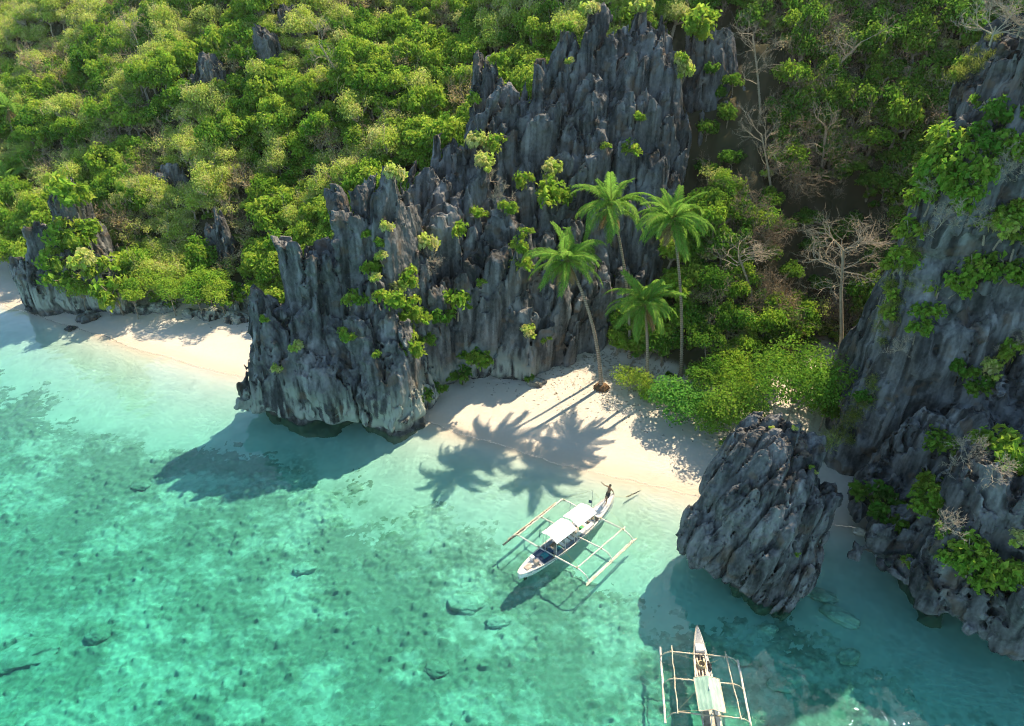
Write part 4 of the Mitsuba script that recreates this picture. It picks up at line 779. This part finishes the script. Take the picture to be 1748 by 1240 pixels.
for s_ in (1, -1):
    p1('gunwale', tube([(u, s_ * (b + .02), g + .01) for u, b, g in zip(us, b1_, g1_)], .035, 5), 'mat_pole_white')
    p1('stripe', tube([(u, s_ * (b * .985 + .012), g * .62 + .06) for u, b, g in zip(us[2:-2], b1_[2:-2], g1_[2:-2])], .018, 4), 'mat_dark_blue')
    p1('side_deck', deck_mesh(np.linspace(-2.4, 3.0, 12), [.10] * 12, [.64] * 12), 'mat_boat_white') if False else None
uu = np.linspace(3.05, 5.38, 12); p1('foredeck', deck_mesh(uu, [max(W1(u) - .05, .02) for u in uu], [G1(u) - .05 for u in uu]), 'mat_boat_white')
uu = np.linspace(-5.4, -3.75, 8); p1('afterdeck', deck_mesh(uu, [max(W1(u) - .06, .03) for u in uu], [G1(u) - .06 for u in uu]), 'mat_boat_white')
p1('hatch', bx(-4.75, -4.1, -.22, .22, .655, .70), 'mat_deck'); p1('stern_rail', tube([(-3.7, -.6, .72), (-3.72, 0, .80), (-3.7, .6, .72)], .03, 5), 'mat_pole_white')
uu = np.linspace(-3.7, 3.0, 16); p1('floor', deck_mesh(uu, [W1(u) * .8 for u in uu], [.24] * 16), 'mat_deck')
for i, u in enumerate((-1.9, -.9, .1, 1.0, 1.9, 2.6)): p1('bench', bx(u - .14, u + .14, -W1(u) * .92, W1(u) * .92, .46, .50), 'mat_boat_white' if i % 3 else 'mat_grey_deck')
p1('side_bench', bx(-2.2, 2.2, -.70, -.46, .52, .56), 'mat_greytarp'); p1('side_bench', bx(.3, 2.4, -.52, -.22, .565, .61), 'mat_boat_white'); p1('side_bench', bx(-2.2, 2.2, .46, .70, .52, .56), 'mat_greytarp')
p1('engine_box', bx(-3.35, -2.75, -.30, .28, .26, .78), 'mat_greytarp'); p1('tarpaulin', canopy_mesh(-3.65, -2.45, -.62, .60, .66, .84, .02, .08), 'mat_dark_blue'); p1('tarpaulin', canopy_mesh(-3.2, -2.7, -.45, .05, .86, .92, .02, .03), 'mat_teal')
for (a, b, c, d, e, m) in ((-2.25, -1.95, -.2, .25, .26, 'mat_dark_blue'), (-1.55, -1.2, -.45, -.1, .26, 'mat_teal'), (-.6, -.25, -.4, 0, .26, 'mat_boat_white'), (2.35, 2.75, -.45, -.1, .26, 'mat_greytarp'), (1.3, 1.55, -.25, .1, .26, 'mat_green'), (-3.9, -3.65, .12, .4, .66, 'mat_boat_white'), (-4.0, -3.72, -.4, -.1, .66, 'mat_deck')):
    p1('cargo_box', bx(a, b, c, d, e, e + .34), m)
p1('rope_coil', join([tube([(2.85 + r * math.cos(t), .15 + r * math.sin(t), .54 + .05 * k) for t in np.linspace(0, 6.28, 18)], .03, 4) for k, r in enumerate((.24, .20, .22))]), 'mat_rope')
def skew(u, v): return u - .155 * v
for nm, u0, u1, z0 in (('canopy', -2.27, -.06, 2.0), ('canopy', .10, 2.25, 2.06)):
    k = p1(nm, canopy_mesh(u0, u1, -.80, .80, z0, z0 + .26), 'mat_canopy', smooth=30)
    for v in (-.72, .72): p1('frame_rail', tube([(u0 + .02, v, z0 - .03), (u1 - .02, v, z0 - .03)], .025, 5), 'mat_pole_white', k)
    p1('ridge_pole', tube([(u0 + .02, 0, z0 + .20), (u1 - .02, 0, z0 + .20)], .025, 5), 'mat_pole_white', k)
    for u in (u0 + .08, (u0 + u1) / 2, u1 - .08):
        for v in (-.68, .68): p1('canopy_post', tube([(u, v, G1(u) - .02), (u, v, z0 - .02)], .025, 6), 'mat_pole_white')
for i, (u, fl) in enumerate(((-2.55, 0), (.20, 0), (2.85, 1))):
    zt = .80 + .12 * fl
    pts = [(skew(u, -3.72), -3.72, .13), (skew(u, -3.66), -3.66, .34), (skew(u, -3.4), -3.4, .66), (skew(u, -3.05), -3.05, .82), (skew(u, -2.7), -2.7, zt + .06), (skew(u, 0), 0, zt), (skew(u, 2.7), 2.7, zt + .06), (skew(u, 3.0), 3.0, .72), (skew(u, 3.22), 3.22, .42), (skew(u, 3.32), 3.32, .16)]
    bm = p1('boom', tube(wob(700 + i, pts, 30, .008), np.r_[np.linspace(.035, .055, 8), [.058] * 14, np.linspace(.055, .035, 8)], 7), 'mat_pole_white', smooth=50)
    for v in (-2.7, 2.7, -.7, .7): p1('lashing', tube([(skew(u, v), v - .07, zt + .05), (skew(u, v), v + .07, zt + .05)], .078, 6), 'mat_rope', bm)
p1('float', tube(wob(710, [(-2.35, -3.83, .10), (3.95, -3.56, .16)], 20, .010), .052, 7), 'mat_bamboo', smooth=50); p1('float', tube(wob(711, [(-2.2, -3.69, .10), (3.75, -3.46, .16)], 20, .010), .045, 7), 'mat_pole_white', smooth=50)
p1('float', tube(wob(712, [(-3.95, 3.20, .12), (2.2, 3.42, .16)], 20, .010), .07, 7), 'mat_black', smooth=50); p1('float', tube(wob(713, [(-3.3, 3.36, .12), (2.4, 3.55, .16)], 20, .010), .045, 7), 'mat_bamboo', smooth=50)
p1('stringer', tube(wob(714, [(-2.1, -2.72, .92), (3.6, -2.62, .96)], 16, .012), .045, 6), 'mat_pole_white', smooth=50); p1('stringer', tube(wob(715, [(-3.0, 2.60, .92), (2.5, 2.92, .96)], 16, .012), .045, 6), 'mat_pole_white', smooth=50)
for i, (u, v, z0, z1) in enumerate(((-2.5, .12, .5, 3.1), (.95, .84, .6, 2.9), (3.3, .55, .85, 2.9))): p1('mast', tube([(u, v, z0), (u + .02, v, z1)], [.03, .018], 6), 'mat_grey_deck')
p1('pennant', canopy_mesh(3.30, 3.32, .57, .92, 2.0, 2.3, .25, 0), 'mat_dark_blue') if False else None
p1('pennant', (np.array([(3.33, .56, 1.75), (3.33, .56, 1.45), (3.22, .86, 1.42), (3.26, .82, 1.70), (3.34, .56, 1.75), (3.34, .56, 1.45), (3.23, .86, 1.42), (3.27, .82, 1.70)]), np.array([(0, 1, 2), (0, 2, 3), (4, 6, 5), (4, 7, 6), (0, 4, 5), (0, 5, 1), (1, 5, 6), (1, 6, 2), (2, 6, 7), (2, 7, 3), (3, 7, 4), (3, 4, 0)])), 'mat_dark_blue')
p1('stay', tube([(-1.9, 1.3, 1.75), (-1.9, 1.31, .86)], .035, 5), 'mat_dark_blue'); p1('rudder', join([bx(-4.95, -4.65, -.06, -.02, -.45, .1), tube([(-4.6, -.02, .7), (-4.8, -.04, -.2)], .025, 5)]), 'mat_black')
for a, b in (((-2.5, .12, 3.0), (-3.1, 2.6, .92)), ((-2.5, .12, 3.0), (-2.05, -2.7, .92)), ((3.3, .55, 2.85), (2.5, 2.9, .96)), ((3.3, .55, 2.85), (3.5, -2.62, .96))): p1('stay_line', tube([a, b], .008, 3), 'mat_yellow_rope')
p1('bollard', tube([(3.75, -.12, 1.0), (3.75, -.12, 1.42)], .035, 6), 'mat_grey_deck')
al = PZ(1085, 842, .0); bowp = np.array([4.40, 38.66, 0]) + 5.4 * np.array([math.cos(math.radians(44.1)), math.sin(math.radians(44.1)), 0])
k = put('anchor_line', tube([bowp + [0, 0, 1.3], (bowp + al) / 2 + [0, 0, .35], al], .012, 3), 'mat_rope'); tag(k, 'thin mooring line running from the white boat bow towards the sand', 'rope')
k = put('driftwood_stick', tube(wob(720, [PZ(1070, 848, .02), PZ(1094, 838, .06)], 6, .02), [.05, .06, .05, .05, .04, .02], 6), 'mat_black'); tag(k, 'dark stick floating at the water edge off the white boat bow', 'stick')

# the man on the bow
import manifold3d as m3
def ball(c, r): return m3.Manifold.sphere(float(r), 18).translate([float(a) for a in c])
def bone(a, ra, b, rb): return m3.Manifold.hull(ball(a, ra) + ball(b, rb))
def fuse(bs, edge=.03, it=6):
    m = bs[0]
    for b in bs[1:]: m = m + b
    m = m.refine_to_length(edge).to_mesh(); t = trimesh.Trimesh(m.vert_properties[:, :3], m.tri_verts)
    trimesh.smoothing.filter_taubin(t, iterations=it); return np.array(t.vertices), np.array(t.faces)
PM = M1.translate([4.50, .06, G1(4.5) - .05]).rotate([0, 0, 1], 172)       # faces the stern; x forward, y to his left
pel, che, nek, hd = (-.20, 0, .88), (-.30, 0, 1.28), (-.32, 0, 1.46), (-.31, 0, 1.60)
kl, al_, kr, ar = (.02, .10, .50), (.06, .11, .09), (-.05, -.12, .48), (-.16, -.13, .09)
shl, elb, hnl = (-.30, .19, 1.40), (-.20, -.28 + .28, 1.40), (0, 0, 0)
shR, eR, hR = (-.30, -.19, 1.40), (-.16, -.44, 1.42), (-.02, -.62, 1.60)       # raised arm
eL, hL = (-.42, .30, 1.12), (-.50, .24, .86)                                    # hand down on the stem
body = [bone(pel, .125, che, .14), bone((-.30, .12, 1.36), .075, (-.30, -.12, 1.36), .075), bone((-.28, .07, 1.22), .11, (-.28, -.07, 1.22), .11), bone((-.20, .06, .9), .11, (-.20, -.06, .9), .11), bone(che, .11, nek, .055), bone(nek, .055, hd, .06),
        ball((-.305, 0, 1.63), .095), ball((-.285, 0, 1.575), .075), ball((-.205, 0, 1.60), .018), bone((-.31, .092, 1.60), .018, (-.31, .10, 1.625), .012), bone((-.31, -.092, 1.60), .018, (-.31, -.10, 1.625), .012),
        bone((-.20, .085, .86), .095, kl, .06), bone(kl, .06, al_, .038), bone((al_[0] - .03, al_[1], .04), .035, (al_[0] + .15, al_[1] + .02, .03), .028), bone((-.20, -.085, .86), .095, kr, .06), bone(kr, .06, ar, .038), bone((ar[0] - .03, ar[1], .04), .035, (ar[0] + .15, ar[1] - .02, .03), .028),
        bone(shR, .055, eR, .04), bone(eR, .04, hR, .028), bone(shl, .055, eL, .04), bone(eL, .04, hL, .028)]
def hand(w, d, side):
    w, d, side = np.array(w), np.array(d, float), np.array(side, float); d /= np.linalg.norm(d); side = side - side @ d * d; side /= np.linalg.norm(side); nm = np.cross(d, side); out = [bone(w + side * .018, .022, w + d * .08 + side * .028, .018), bone(w - side * .018, .022, w + d * .08 - side * .028, .018)]
    for i, l in enumerate((.07, .08, .075, .058)):
        r0 = w + d * .085 + side * (.033 - .022 * i); m1 = r0 + d * l * .55 + side * (.012 - .008 * i); out += [bone(r0, .0095, m1, .009), bone(m1, .009, m1 + d * l * .45 + nm * .02, .0075)]
    t0 = w + d * .02 + side * .03; out += [bone(t0, .012, t0 + d * .03 + side * .035, .010), bone(t0 + d * .03 + side * .035, .010, t0 + d * .06 + side * .045, .008)]
    return out
body += hand(hR, (.10, -.10, .12), (0, 1, .3)) + hand(hL, (-.25, 0, -.3), (.5, -.5, 0))
tag('person', 'shirtless man in dark shorts standing on the boat bow with one arm raised', 'person'); numbered('person')
flat('mat_skin', (.27, .145, .09), .5); flat('mat_hair', (.012, .010, .009), .6); flat('mat_shorts', (.035, .030, .035), .8)
put('body', fuse(body, .022, 4), 'mat_skin', 'person', smooth=True, to=PM)
put('hair', fuse([ball((-.325, 0, 1.665), .092), ball((-.345, 0, 1.62), .088)], .03, 3), 'mat_hair', 'person', smooth=True, to=PM)
put('shorts', fuse([bone((-.20, .06, .92), .125, (-.20, -.06, .92), .125), bone((-.19, .085, .86), .112, (-.09, .105, .62), .092), bone((-.19, -.085, .86), .112, (-.13, -.115, .60), .092)], .03, 4), 'mat_shorts', 'person', smooth=True, to=PM)
for s_ in (1, -1): put('eye', (nut_v.vertices * .075 + [-.222, s_ * .033, 1.625], nut_v.faces), 'mat_hair', 'person', to=PM)

# the smaller boat at the bottom of the picture
B2 = numbered(B1); tag(B2, 'narrow outrigger boat with a pale green roof at the bottom edge, seen from above', 'boat')
M2 = boat_frame((12.25, 29.93), 85.7)
def p2(name, mesh, bsdf, parent=B2, smooth=False): return put(name, mesh, bsdf, parent, smooth, to=M2)
us = np.linspace(-10.2, 0, 36); x_ = (us + 5.1) / 5.1
b2_ = .52 * np.clip(1 - np.abs(x_) ** 2.6, 0, 1) ** .9 + .03; g2_ = .62 + .55 * np.clip((x_ - .3) / .7, 0, 1) ** 1.6 + .1 * np.clip((-x_ - .6) / .4, 0, 1); k2_ = -.30 + 1.0 * np.clip((np.abs(x_) - .75) / .25, 0, 1) ** 1.4
G2 = lambda u: float(np.interp(u, us, g2_)); W2 = lambda u: float(np.interp(u, us, b2_))
p2('hull', hull_mesh(us, b2_, g2_, k2_), 'mat_boat_white', smooth=35)
for s_ in (1, -1): p2('gunwale', tube([(u, s_ * (b + .02), g + .01) for u, b, g in zip(us, b2_, g2_)], .032, 5), 'mat_bamboo' if s_ > 0 else 'mat_pole_white')
uu = np.linspace(-1.15, -.02, 8); p2('foredeck', deck_mesh(uu, [max(W2(u) - .03, .02) for u in uu], [G2(u) + .0 for u in uu]), 'mat_grey_deck')
p2('bow_box', bx(-1.65, -1.17, -.27, .27, .50, 1.0), 'mat_boat_white'); p2('bow_cap', tube([(-.35, 0, 1.08), (.10, 0, 1.24)], [.05, .02], 6), 'mat_grey_deck')
uu = np.linspace(-9.8, -1.7, 20); p2('floor', deck_mesh(uu, [W2(u) * .8 for u in uu], [.22] * 20), 'mat_deck')
for v in (-.36, -.20, .02, .22, .38): p2('plank', bx(-3.9, -1.8, v - .045, v + .045, .60, .64), 'mat_bamboo')
p2('rope_coil', join([tube([(-2.5 + r * math.cos(t), .02 + r * math.sin(t), .70 + .06 * k) for t in np.linspace(0, 6.28, 20)], .045, 5) for k, r in enumerate((.24, .26, .23))]), 'mat_rope'); p2('anchor', join([tube([(-2.1, .05, .72), (-1.75, .0, .74)], .03, 5), tube([(-1.85, -.16, .74), (-1.85, .18, .74)], .03, 5)]), 'mat_deck')
p2('bundle', tube(wob(730, [(-2.3, -.40, .74), (-2.9, -.52, .74)], 6, .03), [.05, .10, .11, .10, .08, .04], 7), 'mat_black', smooth=50); p2('bundle', tube(wob(731, [(-3.2, -.12, .72), (-4.0, -.2, .74)], 6, .03), [.06, .12, .13, .12, .10, .05], 7), 'mat_dark_blue', smooth=50)
rf = p2('roof', canopy_mesh(-6.15, -4.0, -.68, .84, 1.52, 1.80, .03, .0, .012), 'mat_green_roof', smooth=30)
for pts in ([(-6.16, -.68, 1.52), (-6.16, .08, 1.79), (-6.16, .84, 1.52)], [(-3.99, -.68, 1.52), (-3.99, .08, 1.79), (-3.99, .84, 1.52)], [(-6.16, -.69, 1.51), (-3.99, -.69, 1.51)], [(-6.16, .85, 1.51), (-3.99, .85, 1.51)]): p2('roof_edge', tube(pts, .03, 5), 'mat_bamboo', rf)
for u in (-6.05, -5.1, -4.1):
    for v in (-.46, .46): p2('roof_post', tube([(u, v, G2(u) - .02), (u, v * 1.25 + .06, 1.52)], .022, 5), 'mat_bamboo')
p2('boat_pole', tube(wob(732, [(-1.55, -.28, 1.05), (-4.95, .12, 1.86)], 10, .008), .035, 6), 'mat_pole_white', smooth=50); p2('prop_pole', tube([(-6.0, .08, 1.78), (-6.9, .18, .6)], .025, 5), 'mat_pole_white'); p2('ring', tube([(-1.15 + .14 * math.cos(t), -.50 + .14 * math.sin(t), 1.0) for t in np.linspace(0, 6.28, 20)], .012, 4), 'mat_green')
for i, u in enumerate((-1.75, -3.65, -5.85)):
    du = -.045
    pts = [(u, 2.50, .14), (u + du * 0, 2.42, .40), (u, 2.2, .66), (u, 1.85, .82), (u, 0, .80), (u, -1.65, .82), (u, -2.05, .70), (u, -2.32, .44), (u, -2.42, .14)]; pts = [(a - .03 * (2.4 - b), b, c) for a, b, c in pts]
    bm = p2('boom', tube(wob(740 + i, pts, 28, .008), np.r_[np.linspace(.028, .048, 8), [.05] * 12, np.linspace(.048, .028, 8)], 7), 'mat_bamboo', smooth=50)
    for v in (1.9, -1.66, .5, -.5): p2('lashing', tube([(u - .03 * (2.4 - v), v - .06, .81), (u - .03 * (2.4 - v), v + .06, .81)], .068, 6), 'mat_rope', bm)
p2('float', tube(wob(750, [(-.95, 2.40, .12), (-6.2, 2.66, .12)], 16, .008), .075, 7), 'mat_pole_white', smooth=50); p2('float', tube(wob(751, [(-1.55, -2.50, .12), (-6.5, -2.38, .12)], 16, .008), .075, 7), 'mat_pole_white', smooth=50)
p2('stringer', tube(wob(752, [(-1.35, 1.80, .87), (-6.0, 1.98, .87)], 12, .012), .036, 6), 'mat_bamboo', smooth=50); p2('stringer', tube(wob(753, [(-1.5, -1.60, .87), (-6.1, -1.70, .87)], 12, .012), .036, 6), 'mat_bamboo', smooth=50)
for a, b in (((-4.9, .85, 1.5), (-5.8, 1.95, .88)), ((-6.1, .85, 1.5), (-5.8, 1.95, .88)), ((-1.9, -1.62, .88), (-2.4, -.5, .8)), ((-1.9, 1.84, .88), (-2.2, .5, .8))): p2('stay_line', tube([a, b], .008, 3), 'mat_rope')
for u in (-6.9, -7.8, -8.6): p2('bench', bx(u - .12, u + .12, -W2(u) * .9, W2(u) * .9, .46, .50), 'mat_deck')
p2('engine_box', bx(-8.4, -7.4, -.22, .22, .23, .45), 'mat_black')
# ---------------------------------------------------------------- sunlit haze in the air, round camera and scene
_v = np.vstack([meshkit.WRITTEN[scene[k]['filename']][0] for k in ('ground', 'sea')]); _lo, _hi = _v.min(0) - [2, 2, 1], np.maximum(_v.max(0), [0, 0, CAM_H]) + [2, 2, 8]
scene['haze_air'] = {'type': 'homogeneous', 'albedo': {'type': 'rgb', 'value': [.97, .94, .88]}, 'sigma_t': 0.00022, 'phase': {'type': 'hg', 'g': 0.8}}
scene['haze'] = {'type': 'cube', 'to_world': T().translate(((_lo + _hi) / 2).tolist()).scale(((_hi - _lo) / 2).tolist()), 'bsdf': {'type': 'null'}, 'interior': {'type': 'ref', 'id': 'haze_air'}}
scene['camera']['medium'] = {'type': 'ref', 'id': 'haze_air'}
tag('haze', 'thin sunlit haze in the air over the bay', 'haze', kind='stuff')
print('haze box', _lo, _hi, 'trees', len(trees), made, far, 'tris', sum(len(w[1]) for w in meshkit.WRITTEN.values()))
